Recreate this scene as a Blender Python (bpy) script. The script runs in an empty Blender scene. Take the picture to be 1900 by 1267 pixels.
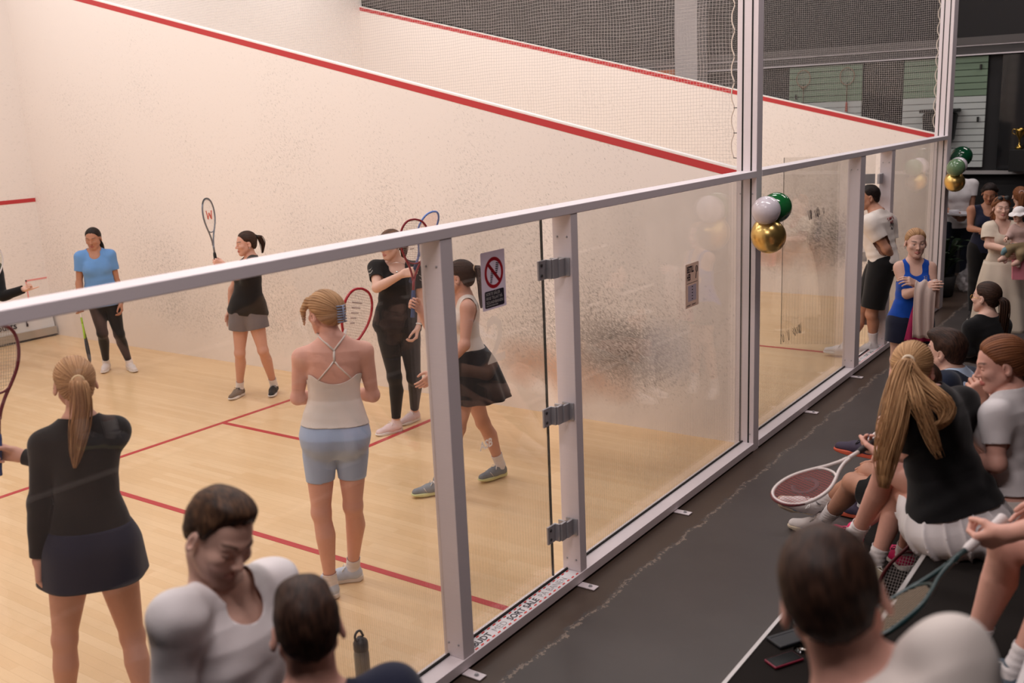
import bpy, bmesh, math, random
import numpy as np

# ------------------------------------------------------------------ camera, world, lights, exposure
C_LOC = np.array([-7.2589, -3.026, 2.652]); YAW, PIT, ROL, FPX = .9511, -.2233, -.0427, 1859.8
scene = bpy.context.scene
def cam_axes():
    cy, sy = math.cos(YAW), math.sin(YAW)
    f = np.array([sy*math.cos(PIT), cy*math.cos(PIT), math.sin(PIT)]); r = np.array([cy, -sy, 0]); u = np.cross(r, f)
    c, s = math.cos(ROL), math.sin(ROL)
    return c*r+s*u, -s*r+c*u, f
cr, cu_, cf_ = cam_axes()
cd = bpy.data.cameras.new('camera'); cd.sensor_width = 36; cd.lens = FPX/1900*36; cd.clip_start = .05; cd.clip_end = 100
cam = bpy.data.objects.new('camera', cd); scene.collection.objects.link(cam); scene.camera = cam
from mathutils import Matrix
M = Matrix(((cr[0], cu_[0], -cf_[0], C_LOC[0]), (cr[1], cu_[1], -cf_[1], C_LOC[1]), (cr[2], cu_[2], -cf_[2], C_LOC[2]), (0, 0, 0, 1)))
cam.matrix_world = M
cd.dof.use_dof = True; cd.dof.focus_distance = 7.2; cd.dof.aperture_fstop = 2.4

scene.view_settings.view_transform = 'Standard'; scene.view_settings.look = 'None'
scene.view_settings.gamma = 1; scene.view_settings.use_curve_mapping = False
scene.view_settings.exposure = 0.0
scene.cycles.use_denoising = True
scene.cycles.max_bounces = 10; scene.cycles.transparent_max_bounces = 24; scene.cycles.diffuse_bounces = 4; scene.cycles.glossy_bounces = 4
scene.cycles.caustics_reflective = False; scene.cycles.caustics_refractive = False; scene.cycles.sample_clamp_indirect = 6

w = bpy.data.worlds.new('world'); scene.world = w; w.use_nodes = True
w.node_tree.nodes['Background'].inputs[0].default_value = (.9, .8, .76, 1)
w.node_tree.nodes['Background'].inputs[1].default_value = .0

def area(name, loc, sx, sy, power, color=(1, .925, .885), rot=(0, 0, 0)):
    l = bpy.data.lights.new(name, 'AREA'); l.shape = 'RECTANGLE'; l.size = sx; l.size_y = sy; l.energy = power; l.color = color
    o = bpy.data.objects.new(name, l); o.location = loc; o.rotation_euler = rot; scene.collection.objects.link(o); return o
LAMPS = []
for cx in (-4.8, -1.6, 1.7, 4.8):
    for cy in (1.6, 4.6, 7.8): LAMPS.append((cx, cy, 6.2, .35, 2.6, 64))
for cx, pw in ((-6.5, 105), (-1.5, 62), (3.5, 52), (8, 46)): LAMPS.append((cx, -1.6, 5.6, .3, 2.0, pw))
for i, (x, y, z, sx, sy, p) in enumerate(LAMPS): area('lamp_light', (x, y, z), sx, sy, p, (1, .96, .95) if y > 0 else (1, .88, .875))

# ------------------------------------------------------------------ helpers
def nrm(v):
    v = np.asarray(v, float); return v / max(np.linalg.norm(v), 1e-9)

def col(r, g=None, b=None):
    """sRGB 0-255 to linear rgba"""
    if g is None: r, g, b = r
    f = lambda c: (c/255/12.92 if c/255 <= .04045 else ((c/255+.055)/1.055)**2.4)
    return (f(r), f(g), f(b), 1)

MATS = {}
def mat(name, c=(200, 200, 200), rough=.6, metal=0, spec=.5, noise=0, nscale=40, bump=0, bscale=120, sheen=0, emit=None, coat=0, trans=0, stretch=None):
    if name in MATS: return MATS[name]
    m = bpy.data.materials.new(name); m.use_nodes = True
    nt = m.node_tree; N = nt.nodes; L = nt.links
    b = N['Principled BSDF']; b.inputs['Base Color'].default_value = col(c)
    b.inputs['Roughness'].default_value = rough; b.inputs['Metallic'].default_value = metal
    b.inputs['Specular IOR Level'].default_value = spec
    b.inputs['Coat Weight'].default_value = coat
    b.inputs['Sheen Weight'].default_value = sheen
    b.inputs['Transmission Weight'].default_value = trans
    if emit:
        b.inputs['Emission Color'].default_value = col(emit[0]); b.inputs['Emission Strength'].default_value = emit[1]
    if noise or bump:
        tc = N.new('ShaderNodeTexCoord'); mp = N.new('ShaderNodeMapping')
        if stretch: mp.inputs['Scale'].default_value = stretch
        L.new(tc.outputs['Object'], mp.inputs['Vector'])
    if noise:
        n = N.new('ShaderNodeTexNoise'); n.inputs['Scale'].default_value = nscale; n.inputs['Detail'].default_value = 4
        L.new(mp.outputs[0], n.inputs['Vector'])
        mx = N.new('ShaderNodeMix'); mx.data_type = 'RGBA'
        cc = col(c)
        mx.inputs['A'].default_value = tuple(min(1, x*(1-noise)) for x in cc[:3])+(1,)
        mx.inputs['B'].default_value = tuple(min(1, x*(1+noise)) for x in cc[:3])+(1,)
        L.new(n.outputs['Fac'], mx.inputs['Factor']); L.new(mx.outputs['Result'], b.inputs['Base Color'])
    if bump:
        n2 = N.new('ShaderNodeTexNoise'); n2.inputs['Scale'].default_value = bscale; n2.inputs['Detail'].default_value = 3
        L.new(mp.outputs[0], n2.inputs['Vector'])
        bp = N.new('ShaderNodeBump'); bp.inputs['Strength'].default_value = bump; bp.inputs['Distance'].default_value = .01
        L.new(n2.outputs['Fac'], bp.inputs['Height']); L.new(bp.outputs['Normal'], b.inputs['Normal'])
    MATS[name] = m; return m

def fabric(name, c, rough=.85, **k):
    return mat('fabric_'+name, c, rough, spec=.25, bump=k.pop('bump', .12), bscale=k.pop('bscale', 260), sheen=.15, **k)

def link(o):
    bpy.context.scene.collection.objects.link(o); return o

def tag(o, label=None, cat=None, group=None, kind=None):
    if label: o['label'] = label
    if cat: o['category'] = cat
    if group: o['group'] = group
    if kind: o['kind'] = kind
    return o

def empty(name, loc=(0, 0, 0), label=None, cat=None, group=None):
    o = bpy.data.objects.new(name, None); o.location = loc; o.empty_display_size = .1; link(o)
    return tag(o, label, cat, group)

def mesh(name, V, F, m=None, parent=None, smooth=True, mods=(), at=None):
    """link a mesh object; V in world coordinates; origin kept at the parent's place"""
    V = np.asarray(V, float)
    o0 = np.array(parent_world(parent)) if parent is not None else (np.array(at, float) if at is not None else np.zeros(3))
    me = bpy.data.meshes.new(name)
    me.from_pydata((V-o0).tolist(), [], [tuple(int(i) for i in f) for f in F] if not isinstance(F, np.ndarray) else F.tolist())
    me.update()
    if smooth: me.polygons.foreach_set('use_smooth', [True]*len(me.polygons))
    ob = bpy.data.objects.new(name, me)
    if m: me.materials.append(m)
    if parent is not None: ob.parent = parent
    elif at is not None: ob.location = at
    link(ob)
    return ob

def parent_world(p):
    v = np.zeros(3)
    while p is not None:
        v += np.array(p.location); p = p.parent
    return v

# ---- plain solids -----------------------------------------------------------
class MB:
    """collects plain solids; .build links them as one mesh object"""
    def __init__(s): s.V = []; s.F = []
    def add(s, V, F):
        n = len(s.V); s.V += [tuple(v) for v in V]; s.F += [tuple(i+n for i in f) for f in F]; return s
    def box(s, a, b, bev=0):
        a = np.minimum(a, b).astype(float) if not isinstance(a, np.ndarray) else np.minimum(a, b); b0 = b
        lo = np.array(a, float); hi = np.maximum(np.array(b0, float), lo)
        x0, y0, z0 = lo; x1, y1, z1 = hi
        V = [(x0, y0, z0), (x1, y0, z0), (x1, y1, z0), (x0, y1, z0), (x0, y0, z1), (x1, y0, z1), (x1, y1, z1), (x0, y1, z1)]
        return s.add(V, [(0, 3, 2, 1), (4, 5, 6, 7), (0, 1, 5, 4), (1, 2, 6, 5), (2, 3, 7, 6), (3, 0, 4, 7)])
    def obox(s, c, ax, ay, az, hx, hy, hz):
        c = np.array(c, float); ax, ay, az = nrm(ax)*hx, nrm(ay)*hy, nrm(az)*hz
        V = [c+i*ax+j*ay+k*az for k in (-1, 1) for (i, j) in ((-1, -1), (1, -1), (1, 1), (-1, 1))]
        return s.add(V, [(0, 3, 2, 1), (4, 5, 6, 7), (0, 1, 5, 4), (1, 2, 6, 5), (2, 3, 7, 6), (3, 0, 4, 7)])
    def tube(s, pts, r, n=8, cap=True, closed=False, flat=None):
        pts = [np.array(p, float) for p in pts]; m = len(pts)
        rr = r if hasattr(r, '__len__') else [r]*m
        V = []; ref = None
        for i in range(m):
            if closed: t = nrm(pts[(i+1) % m]-pts[i-1])
            else: t = nrm(pts[min(i+1, m-1)]-pts[max(i-1, 0)])
            if ref is None:
                ref = np.cross(t, (0, 0, 1)) if abs(t[2]) < .9 else np.cross(t, (1, 0, 0))
            ref = nrm(ref-t*(ref@t)); b = np.cross(t, ref)
            if flat is not None and i == 0: pass
            for k in range(n):
                a = 2*math.pi*k/n
                V.append(pts[i]+rr[i]*(math.cos(a)*ref+math.sin(a)*b*(flat or 1)))
        F = []
        for i in range(m if closed else m-1):
            j = (i+1) % m
            for k in range(n):
                k2 = (k+1) % n; F.append((i*n+k, i*n+k2, j*n+k2, j*n+k))
        if cap and not closed:
            F.append(tuple(range(n-1, -1, -1))); F.append(tuple((m-1)*n+k for k in range(n)))
        return s.add(V, F)
    def lathe(s, c, prof, axis=(0, 0, 1), n=24):
        """prof: list of (radius, height)"""
        c = np.array(c, float); a = nrm(axis); u = nrm(np.cross(a, (1, 0, 0)) if abs(a[0]) < .9 else np.cross(a, (0, 1, 0))); w = np.cross(a, u)
        V = []
        for r, h in prof:
            for k in range(n):
                t = 2*math.pi*k/n; V.append(c+a*h+r*(math.cos(t)*u+math.sin(t)*w))
        F = []
        for i in range(len(prof)-1):
            for k in range(n):
                k2 = (k+1) % n; F.append((i*n+k, i*n+k2, (i+1)*n+k2, (i+1)*n+k))
        F.append(tuple(range(n-1, -1, -1))); F.append(tuple((len(prof)-1)*n+k for k in range(n)))
        return s.add(V, F)
    def poly(s, P):
        n = len(P); return s.add(P, [tuple(range(n))])
    def prism(s, P, d):
        """polygon P (3-D points) pushed along d"""
        n = len(P); d = np.array(d, float); P = [np.array(p, float) for p in P]
        s.add(P+[p+d for p in P], [tuple(range(n-1, -1, -1)), tuple(range(n, 2*n))]+[(i, (i+1) % n, n+(i+1) % n, n+i) for i in range(n)]); return s
    def build(s, name, m, parent=None, smooth=False, bevel=0, seg=2, at=None, auto=False):
        o = mesh(name, s.V, s.F, m, parent, smooth, at=at)
        bm = bmesh.new(); bm.from_mesh(o.data); bmesh.ops.recalc_face_normals(bm, faces=bm.faces); bm.to_mesh(o.data); bm.free()
        if bevel:
            b = o.modifiers.new('bevel', 'BEVEL'); b.width = bevel; b.segments = seg; b.limit_method = 'ANGLE'
        return o

def text_mesh(txt, size, origin, xdir, ydir, align='LEFT', bold=0., squash=1.):
    """mesh of lettering (flat) in world coordinates -> V, F"""
    cu = bpy.data.curves.new('t', 'FONT'); cu.body = txt; cu.size = size; cu.align_x = align; cu.offset = bold; cu.resolution_u = 3
    ob = bpy.data.objects.new('t', cu); link(ob)
    dg = bpy.context.evaluated_depsgraph_get(); me = bpy.data.meshes.new_from_object(ob.evaluated_get(dg))
    o = np.array(origin, float); x = nrm(xdir); y = nrm(ydir)
    V = [o+x*v.co.x*squash+y*v.co.y for v in me.vertices]; F = [tuple(p.vertices) for p in me.polygons]
    bpy.data.objects.remove(ob); bpy.data.curves.remove(cu); bpy.data.meshes.remove(me)
    return V, F

# ------------------------------------------------------------------ fields -> surfaces
BIG = 9.
def smin(a, b, k):
    h = np.maximum(k-np.abs(a-b), 0)/k
    return np.minimum(a, b)-h*h*k*.25
def smax(a, b, k): return -smin(-a, -b, k)

def local(fn):
    return fn

def dseg(P, a, b, ra, rb, prof=None, off=None, sq=None):
    """distance to a tapered limb; prof=(ts, rs) radius profile; off=(vec, ts, amount) bends the centre; sq=(axis, factor) flattens"""
    a = np.asarray(a, float); b = np.asarray(b, float); d = b-a; L2 = d@d
    lo = np.minimum(a, b)-.30; hi = np.maximum(a, b)+.30
    m = ((P > lo) & (P < hi)).all(1)
    out = np.full(len(P), BIG)
    Q = P[m]-a
    if not len(Q): return out
    t = np.clip((Q@d)/L2, 0, 1)
    W = Q-t[:, None]*d
    if off is not None: W = W-np.interp(t, off[1], off[2])[:, None]*np.asarray(off[0])
    if sq is not None:
        ax, f = sq; W = W+((W@ax)*(1/f-1))[:, None]*ax
    r = np.interp(t, prof[0], prof[1]) if prof is not None else ra+(rb-ra)*t
    out[m] = np.sqrt((W*W).sum(1))-r
    return out

def dell(P, c, R, rad):
    """ellipsoid: rows of R are its axes"""
    Q = (P-np.asarray(c))@np.asarray(R).T/np.asarray(rad)
    k0 = np.sqrt((Q*Q).sum(1)); Q2 = Q/np.asarray(rad); k1 = np.sqrt((Q2*Q2).sum(1))
    return k0*(k0-1)/np.maximum(k1, 1e-6)

def nets(fn, lo, hi, h, proj=1):
    """surface of fn<0 inside the box, as quads (dual contouring on a sparse grid)"""
    lo = np.asarray(lo, float); hi = np.asarray(hi, float); M = 4
    nc = np.maximum(np.ceil((hi-lo)/(h*M)).astype(int), 1)
    ax = [lo[i]+np.arange(nc[i]+1)*h*M for i in range(3)]
    G = np.stack(np.meshgrid(*ax, indexing='ij'), -1).reshape(-1, 3)
    Fc = fn(G).reshape(nc+1)
    cmin = None; smn = None
    A = np.abs(Fc)
    for i in (0, 1):
        for j in (0, 1):
            for k in (0, 1):
                s = (slice(i, nc[0]+i), slice(j, nc[1]+j), slice(k, nc[2]+k))
                cmin = A[s] if cmin is None else np.minimum(cmin, A[s])
    act = cmin < h*M*2.0
    n = nc*M+1
    F = np.repeat(np.repeat(np.repeat(np.where(Fc < 0, -BIG, BIG), M, 0), M, 1), M, 2)[:n[0], :n[1], :n[2]].copy()
    need = np.zeros(n, bool)
    a3 = np.repeat(np.repeat(np.repeat(act, M, 0), M, 1), M, 2)
    for i in (0, 1):
        for j in (0, 1):
            for k in (0, 1):
                need[i:i+a3.shape[0], j:j+a3.shape[1], k:k+a3.shape[2]] |= a3
    idx = np.argwhere(need)
    if not len(idx): return np.zeros((0, 3)), np.zeros((0, 4), int)
    F[tuple(idx.T)] = fn(lo+idx*h)
    S = F < 0
    c0 = S[:-1, :-1, :-1]; allin = c0.copy(); anyin = c0.copy()
    sh = lambda i, j, k: (slice(i, n[0]-1+i), slice(j, n[1]-1+j), slice(k, n[2]-1+k))
    for i in (0, 1):
        for j in (0, 1):
            for k in (0, 1):
                q = S[sh(i, j, k)]; allin &= q; anyin |= q
    cells = np.argwhere(anyin & ~allin)
    cid = np.full(n-1, -1, int); cid[tuple(cells.T)] = np.arange(len(cells))
    acc = np.zeros((len(cells), 3)); cnt = np.zeros(len(cells))
    for axis in range(3):
        o1, o2 = [x for x in range(3) if x != axis]
        for u in (0, 1):
            for v in (0, 1):
                off = np.zeros(3, int); off[o1] = u; off[o2] = v
                p = cells+off; q = p.copy(); q[:, axis] += 1
                fa = F[tuple(p.T)]; fb = F[tuple(q.T)]; m = (fa < 0) != (fb < 0)
                t = np.where(m, np.clip(fa/np.where(m, fa-fb, 1), 0, 1), 0)
                w = off[None, :].astype(float).repeat(len(cells), 0); w[:, axis] = t
                acc += w*m[:, None]; cnt += m
    V = lo+(cells+acc/np.maximum(cnt, 1)[:, None])*h
    Q = []
    for axis in range(3):
        o1, o2 = [(1, 2), (2, 0), (0, 1)][axis]
        sl0 = [slice(None)]*3; sl1 = [slice(None)]*3
        sl0[axis] = slice(0, n[axis]-1); sl1[axis] = slice(1, n[axis])
        a = S[tuple(sl0)]; b = S[tuple(sl1)]; e = np.argwhere(a != b)
        e = e[(e[:, o1] > 0) & (e[:, o2] > 0) & (e[:, o1] < n[o1]-1) & (e[:, o2] < n[o2]-1)]
        d1 = np.zeros(3, int); d1[o1] = 1; d2 = np.zeros(3, int); d2[o2] = 1
        q = np.stack([cid[tuple((e-d1-d2).T)], cid[tuple((e-d2).T)], cid[tuple(e.T)], cid[tuple((e-d1).T)]], 1)
        ins = a[tuple(e.T)]
        q[~ins] = q[~ins][:, ::-1]
        Q.append(q)
    Q = np.concatenate(Q); Q = Q[(Q >= 0).all(1)]
    for _ in range(proj):
        f = fn(V); e = h*.25
        g = np.stack([(fn(V+np.eye(3)[i]*e)-f)/e for i in range(3)], 1)
        gg = np.maximum((g*g).sum(1), .25)
        V = V-g*np.clip(f/gg, -h*.8, h*.8)[:, None]
    return V, Q

def clip(V, Q, s):
    """cut the surface where s>0, with a clean edge"""
    V = list(map(tuple, V)); V0 = np.array(V); s = np.asarray(s)
    if len(V0) == 0: return V0, []
    Qa = [tuple(q) for q in Q]
    keep = []; cache = {}
    pos = s > 0
    for q in Qa:
        p = [pos[i] for i in q]
        if not any(p): keep.append(q); continue
        if all(p): continue
        poly = []
        m = len(q)
        for i in range(m):
            a, b = q[i], q[(i+1) % m]
            if not pos[a]: poly.append(a)
            if pos[a] != pos[b]:
                key = (min(a, b), max(a, b))
                if key not in cache:
                    t = s[a]/(s[a]-s[b]); cache[key] = len(V); V.append(tuple(V0[a]+(V0[b]-V0[a])*t))
                poly.append(cache[key])
        if len(poly) >= 3: keep.append(tuple(poly))
    used = sorted({i for f in keep for i in f}); re = {o: i for i, o in enumerate(used)}
    return np.array([V[i] for i in used]) if used else np.zeros((0, 3)), [tuple(re[i] for i in f) for f in keep]

def join(parts):
    V = []; F = []; n = 0
    for v, f in parts:
        V.append(np.asarray(v)); F += [tuple(int(i)+n for i in q) for q in f]; n += len(v)
    return np.concatenate(V), F

def wob(P, f=9., seed=0.):
    """cheap smooth 3-D wobble, about -1..1"""
    x, y, z = P[:, 0]*f+seed, P[:, 1]*f+seed*1.7, P[:, 2]*f+seed*.6
    return (np.sin(x*1.3+1.7*np.sin(y*.9+z*.4))+np.sin(y*1.5+1.3*np.sin(z*1.1+x*.5))+np.sin(z*1.2+1.5*np.sin(x*.8-y*.6)))/3
# ------------------------------------------------------------------ people
FEM = dict(t=[-.22, -.1, 0, .12, .25, .40, .55, .70, .82, .92, 1.0, 1.06],
           w=[.10, .158, .174, .166, .148, .124, .126, .138, .146, .132, .078, .05],
           d=[.075, .105, .118, .110, .096, .085, .089, .100, .098, .083, .06, .045],
           f=[0, -.015, -.018, -.012, -.004, .004, .006, .006, 0, -.008, -.01, -.01], arm=1.0, leg=1.0)
MAL = dict(t=FEM['t'], w=[.10, .15, .163, .160, .152, .148, .156, .170, .176, .158, .088, .055],
           d=[.08, .105, .116, .113, .108, .106, .112, .120, .117, .097, .068, .05],
           f=[0, -.012, -.015, -.01, -.003, .006, .01, .008, 0, -.008, -.01, -.01], arm=1.2, leg=1.06)

def skin_mat(name, c, lip, brow, beard=None):
    m = mat(name, c, .5, spec=.35, noise=.07, nscale=55, bump=.05, bscale=300)
    nt = m.node_tree; N = nt.nodes; L = nt.links; b = N['Principled BSDF']
    at = N.new('ShaderNodeAttribute'); at.attribute_name = 'tint'
    sp = N.new('ShaderNodeSeparateColor'); L.new(at.outputs['Color'], sp.inputs[0])
    cur = b.inputs['Base Color'].links[0].from_socket
    for i, cc in enumerate((lip, brow, beard or brow)):
        mx = N.new('ShaderNodeMix'); mx.data_type = 'RGBA'; L.new(cur, mx.inputs['A']); mx.inputs['B'].default_value = col(cc)
        L.new(sp.outputs[i], mx.inputs['Factor']); cur = mx.outputs['Result']
    L.new(cur, b.inputs['Base Color'])
    b.inputs['Subsurface Weight'].default_value = .0
    return m

def hair_mat(name, dark, light):
    if name in MATS: return MATS[name]
    m = mat(name, dark, .55, spec=.22)
    nt = m.node_tree; N = nt.nodes; L = nt.links; b = N['Principled BSDF']
    at = N.new('ShaderNodeAttribute'); at.attribute_name = 'hc'
    n = N.new('ShaderNodeTexNoise'); n.inputs['Scale'].default_value = 1; n.inputs['Detail'].default_value = 3; L.new(at.outputs['Vector'], n.inputs['Vector'])
    r = N.new('ShaderNodeValToRGB'); r.color_ramp.elements[0].position = .35; r.color_ramp.elements[1].position = .68
    r.color_ramp.elements[0].color = col(dark); r.color_ramp.elements[1].color = col(light)
    L.new(n.outputs['Fac'], r.inputs[0]); L.new(r.outputs[0], b.inputs['Base Color'])
    bp = N.new('ShaderNodeBump'); bp.inputs['Strength'].default_value = .5; bp.inputs['Distance'].default_value = .004
    L.new(n.outputs['Fac'], bp.inputs['Height']); L.new(bp.outputs['Normal'], b.inputs['Normal'])
    return m

class Person:
    def __init__(s, key, sex='f', h=.009, hh=.0045, hand=.0045, fat=1.0, curls=(.5, .5), thumbs=None, palms=None, point=None, lid=.002, armk=1.):
        s.lid = lid; s.armk = armk
        J = JOINTS[key]; s.J = {k: (np.array(v) if isinstance(v, list) else v) for k, v in J.items()}
        s.key = key; s.S = J['H']/1.70; s.HS = J.get('HS', s.S); s.B = FEM if sex == 'f' else MAL; s.sex = sex; s.h = h; s.hh = hh; s.hhand = hand; s.fat = fat
        J = s.J
        s.u = nrm(J['neck']-J['pel']); s.L = np.linalg.norm(J['neck']-J['pel'])
        s.latS = nrm(J['shR']-J['shL']); s.latS = nrm(s.latS-s.u*(s.latS@s.u)); s.latH = nrm(J['hiR']-J['hiL']); s.latH = nrm(s.latH-s.u*(s.latH@s.u))
        s.fS = np.cross(s.u, s.latS); s.fH = np.cross(s.u, s.latH)
        s.hf = nrm(J['hf']); s.hu = nrm(J['hu']-s.hf*(J['hu']@s.hf)); s.hl = np.cross(s.hu, s.hf)
        s.HR = np.stack([s.hl, s.hf, s.hu]); s.hc = J['head']
        s.curl = dict(zip('LR', curls)); s.palms = palms or {}; s.thumbs = thumbs or {}; s.point = point or {}
        s.hands = {q: s.hand_frame(q) for q in 'LR'}
        s.base = np.array([J['pel'][0], J['pel'][1], min(J['toL'][2], J['toR'][2])-.03])
        s.root = None
    # --- frames
    def hand_frame(s, q):
        J = s.J; fd = nrm(J['wr'+q]-J['el'+q])
        if q in s.thumbs:                       # thumb-side given: hand holds a rod along it
            th = nrm(s.thumbs[q]); d = fd-th*(fd@th)
            d = nrm(d*1.0+th*min(.35, max(-.35, fd@th)) if np.linalg.norm(d) > .3 else s.fS); th = nrm(th-d*(th@d))
        else:
            ua = nrm(J['el'+q]-J['sh'+q]); pn = s.latS*(1 if q == 'L' else -1)
            d = fd; pn = pn-d*(pn@d)
            if np.linalg.norm(pn) < .3: pn = -s.fS-d*(-s.fS@d)
            pn = nrm(pn); th = np.cross(pn, d)*(1 if q == 'L' else -1)
            if q in s.palms: 
                pn = nrm(np.array(s.palms[q])-d*(np.array(s.palms[q])@d)); th = np.cross(pn, d)*(1 if q == 'L' else -1)
            return d, th, pn
        pn = np.cross(d, th)*(1 if q == 'L' else -1)
        return d, th, pn
    def grip_point(s, q):
        d, th, pn = s.hands[q]; return s.J['wr'+q]+(d*.082+pn*.026)*s.S
    def tt(s, P): return ((P-s.J['pel'])@s.u)/s.L
    def torso(s, P, inf=0., tmin=-.22, tmax=1.06):
        B = s.B; W = P-s.J['pel']; t = (W@s.u)/s.L; tc = np.clip(t, tmin, tmax)
        W = W-np.outer(t*s.L, s.u)
        a = np.clip(tc, 0, 1)[:, None]
        lat = s.latH*(1-a)+s.latS*a; lat /= np.linalg.norm(lat, axis=1)[:, None]
        fw = np.cross(np.broadcast_to(s.u, lat.shape), lat)
        x = (W*lat).sum(1); y = (W*fw).sum(1)-np.interp(tc, B['t'], B['f'])*s.S
        i = np.interp(tc, inf[0], inf[1]) if isinstance(inf, tuple) else inf
        w = np.interp(tc, B['t'], B['w'])*s.S*s.fat+i; d = np.interp(tc, B['t'], B['d'])*s.S*s.fat+i
        X = np.abs(x/w)**2.2; Y = np.abs(y/d)**2.2
        q = (X+Y)**(1/2.2); r = np.sqrt(x*x+y*y)
        dxy = np.where(q > 1e-6, r-r/np.maximum(q, 1e-6), -np.minimum(w, d))
        dz = np.maximum(np.maximum(tmin-t, t-tmax), 0)*s.L
        return np.where(dz > 0, np.sqrt(np.maximum(dxy, 0)**2+dz**2), dxy)
    def at(s, t, x=0, y=0):
        a = min(max(t, 0), 1); lat = nrm(s.latH*(1-a)+s.latS*a); fw = np.cross(s.u, lat)
        return s.J['pel']+s.u*t*s.L+lat*x*s.S+fw*y*s.S
    def core(s, P, inf=0., bust=True, tmin=-.22):
        d = s.torso(P, inf, tmin)
        i0 = (np.interp(.66, *inf) if isinstance(inf, tuple) else inf)*.6; i1 = (np.interp(0, *inf) if isinstance(inf, tuple) else inf)*.8
        R = np.stack([s.latS, s.fS, s.u])
        if s.sex == 'f' and bust:
            for k in (-1, 1): d = smin(d, dell(P, s.at(.67, k*.068, .072), R, np.array([.058, .050, .056])*s.S+i0), .045)
        R = np.stack([s.latH, s.fH, s.u])
        for k in (-1, 1): d = smin(d, dell(P, s.at(-.05, k*.075, -.062), R, np.array([.082, .074, .086])*s.S+i1), .05)
        return d
    def upper(s, P, q, inf=0.):
        k = s.S*s.B['arm']*s.armk
        return dseg(P, s.J['sh'+q], s.J['el'+q], 0, 0, ([0, .2, .5, .85, 1], np.array([.049, .049, .043, .035, .036])*k+inf))
    def fore(s, P, q, inf=0.):
        k = s.S*s.B['arm']*s.armk
        return dseg(P, s.J['el'+q], s.J['wr'+q], 0, 0, ([0, .25, .6, 1], np.array([.037, .041, .033, .0255])*k+inf))
    def thigh(s, P, q, inf=0.):
        k = s.S*s.B['leg']*(.5+.5*s.fat)
        i = (np.interp([0, .25, .6, .9, 1], [0, 1], inf) if not hasattr(inf[0], '__len__') else np.interp([0, .25, .6, .9, 1], *inf)) if isinstance(inf, tuple) else inf
        return dseg(P, s.J['hi'+q], s.J['kn'+q], 0, 0, ([0, .25, .6, .9, 1], np.array([.088, .086, .069, .054, .053])*k+i))
    def shin(s, P, q, inf=0.):
        k = s.S*s.B['leg']
        a, b = s.J['kn'+q], s.J['an'+q]; ax = nrm(b-a); T = s.J['to'+q]-s.J['an'+q]; bk = -(T-ax*(T@ax)); bk = nrm(bk)
        return dseg(P, a, b, 0, 0, ([0, .12, .32, .6, .88, 1], np.array([.052, .050, .055, .043, .033, .035])*k+inf), off=(bk, [0, .3, .7, 1], [0, .016, .006, 0]))
    def foot_frame(s, q):
        A = s.J['an'+q]; T = s.J['to'+q]-A; sh = nrm(A-s.J['kn'+q]); dn = np.array([0, 0, -1.])
        if abs(T[2]+.06) < .035: D = dn
        else:
            F = nrm(T); D = nrm(sh-F*(sh@F)) if np.linalg.norm(sh-F*(sh@F)) > .2 else dn
            F = nrm(F+D*-.22); D = nrm(D-F*(D@F)) 
        F = nrm(T-D*(T@D)); Y = np.cross(-D, F)
        return A+D*.088*min(s.S, 1.05)-F*.055*s.S, F, Y, -D
    def arm(s, P, q):
        d = smin(s.upper(P, q), s.fore(P, q), .02)
        return smin(d, s.hand(P, q), .015)
    def karm(s, P, q, k0=.004, k1=.055, R=.17):
        return k0+k1*np.clip(1-np.linalg.norm(P-s.J['sh'+q], axis=1)/R, 0, 1)
    def kleg(s, P, q):
        return .004+.055*np.clip(1.3-np.linalg.norm(P-s.J['hi'+q], axis=1)/.15, 0, 1)
    def leg(s, P, q):
        d = smin(s.thigh(P, q), s.shin(P, q), .02)
        B, F, Y, Z = s.foot_frame(q)
        f = dseg(P, B+F*.05+Z*.045, B+F*.185*s.S+Z*.03, .030, .022)
        return smin(d, f, .03)
    def hand(s, P, q):
        J = s.J; w = J['wr'+q]; d, th, pn = s.hands[q]; k = s.S*(1.08 if s.sex == 'm' else .97)
        if s.hhand > .02: return dseg(P, w, w+d*.15*k+pn*.03, .03*k, .018*k)
        m = np.linalg.norm(P-(w+d*.09), axis=1) < .22
        out = np.full(len(P), BIG); Q = P[m]
        if not len(Q): return out
        cu = s.curl[q]; res = None; palm = None
        spec = [(.088, .030, (.043, .026, .022)), (.092, .010, (.047, .029, .023)), (.088, -.010, (.043, .027, .022)), (.078, -.028, (.034, .022, .020))]
        for i, (a, b, ph) in enumerate(spec):
            kn = w+(d*a+th*b)*k
            palm_i = dseg(Q, w+th*b*.55*k, kn, .017*k, .0125*k)
            palm = palm_i if palm is None else smin(palm, palm_i, .014)
            ang = 0; p = kn; c = cu
            if q in s.point: c = s.point[q] if i == 0 else cu
            for j, ln in enumerate(ph):
                ang += c*(.95, 1.05, .7)[j]*(1+.05*i)
                dr = d*math.cos(ang)+pn*math.sin(ang)+th*(.12-.08*i)*max(0, 1-c)*.6; dr = nrm(dr)
                p2 = p+dr*ln*k
                f = dseg(Q, p, p2, (.0092-.0010*j)*k, (.0084-.0010*j)*k)
                res_i = f if j == 0 else np.minimum(res_i, f); p = p2
            res = res_i if res is None else np.minimum(res, res_i)
        t0 = w+(d*.022+th*.022+pn*.006)*k; c = min(cu, 1.0)
        t1 = t0+nrm(d*.75+th*(.75-.35*c)+pn*(.25+.5*c))*.046*k; t2 = t1+nrm(d*.9+th*(.35-.3*c)+pn*(.15+.55*c))*.034*k; t3 = t2+nrm(d*.95-th*.15*c+pn*(.1+.5*c))*.027*k
        thb = np.minimum(dseg(Q, t1, t2, .0108*k, .0098*k), dseg(Q, t2, t3, .0098*k, .008*k))
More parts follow.
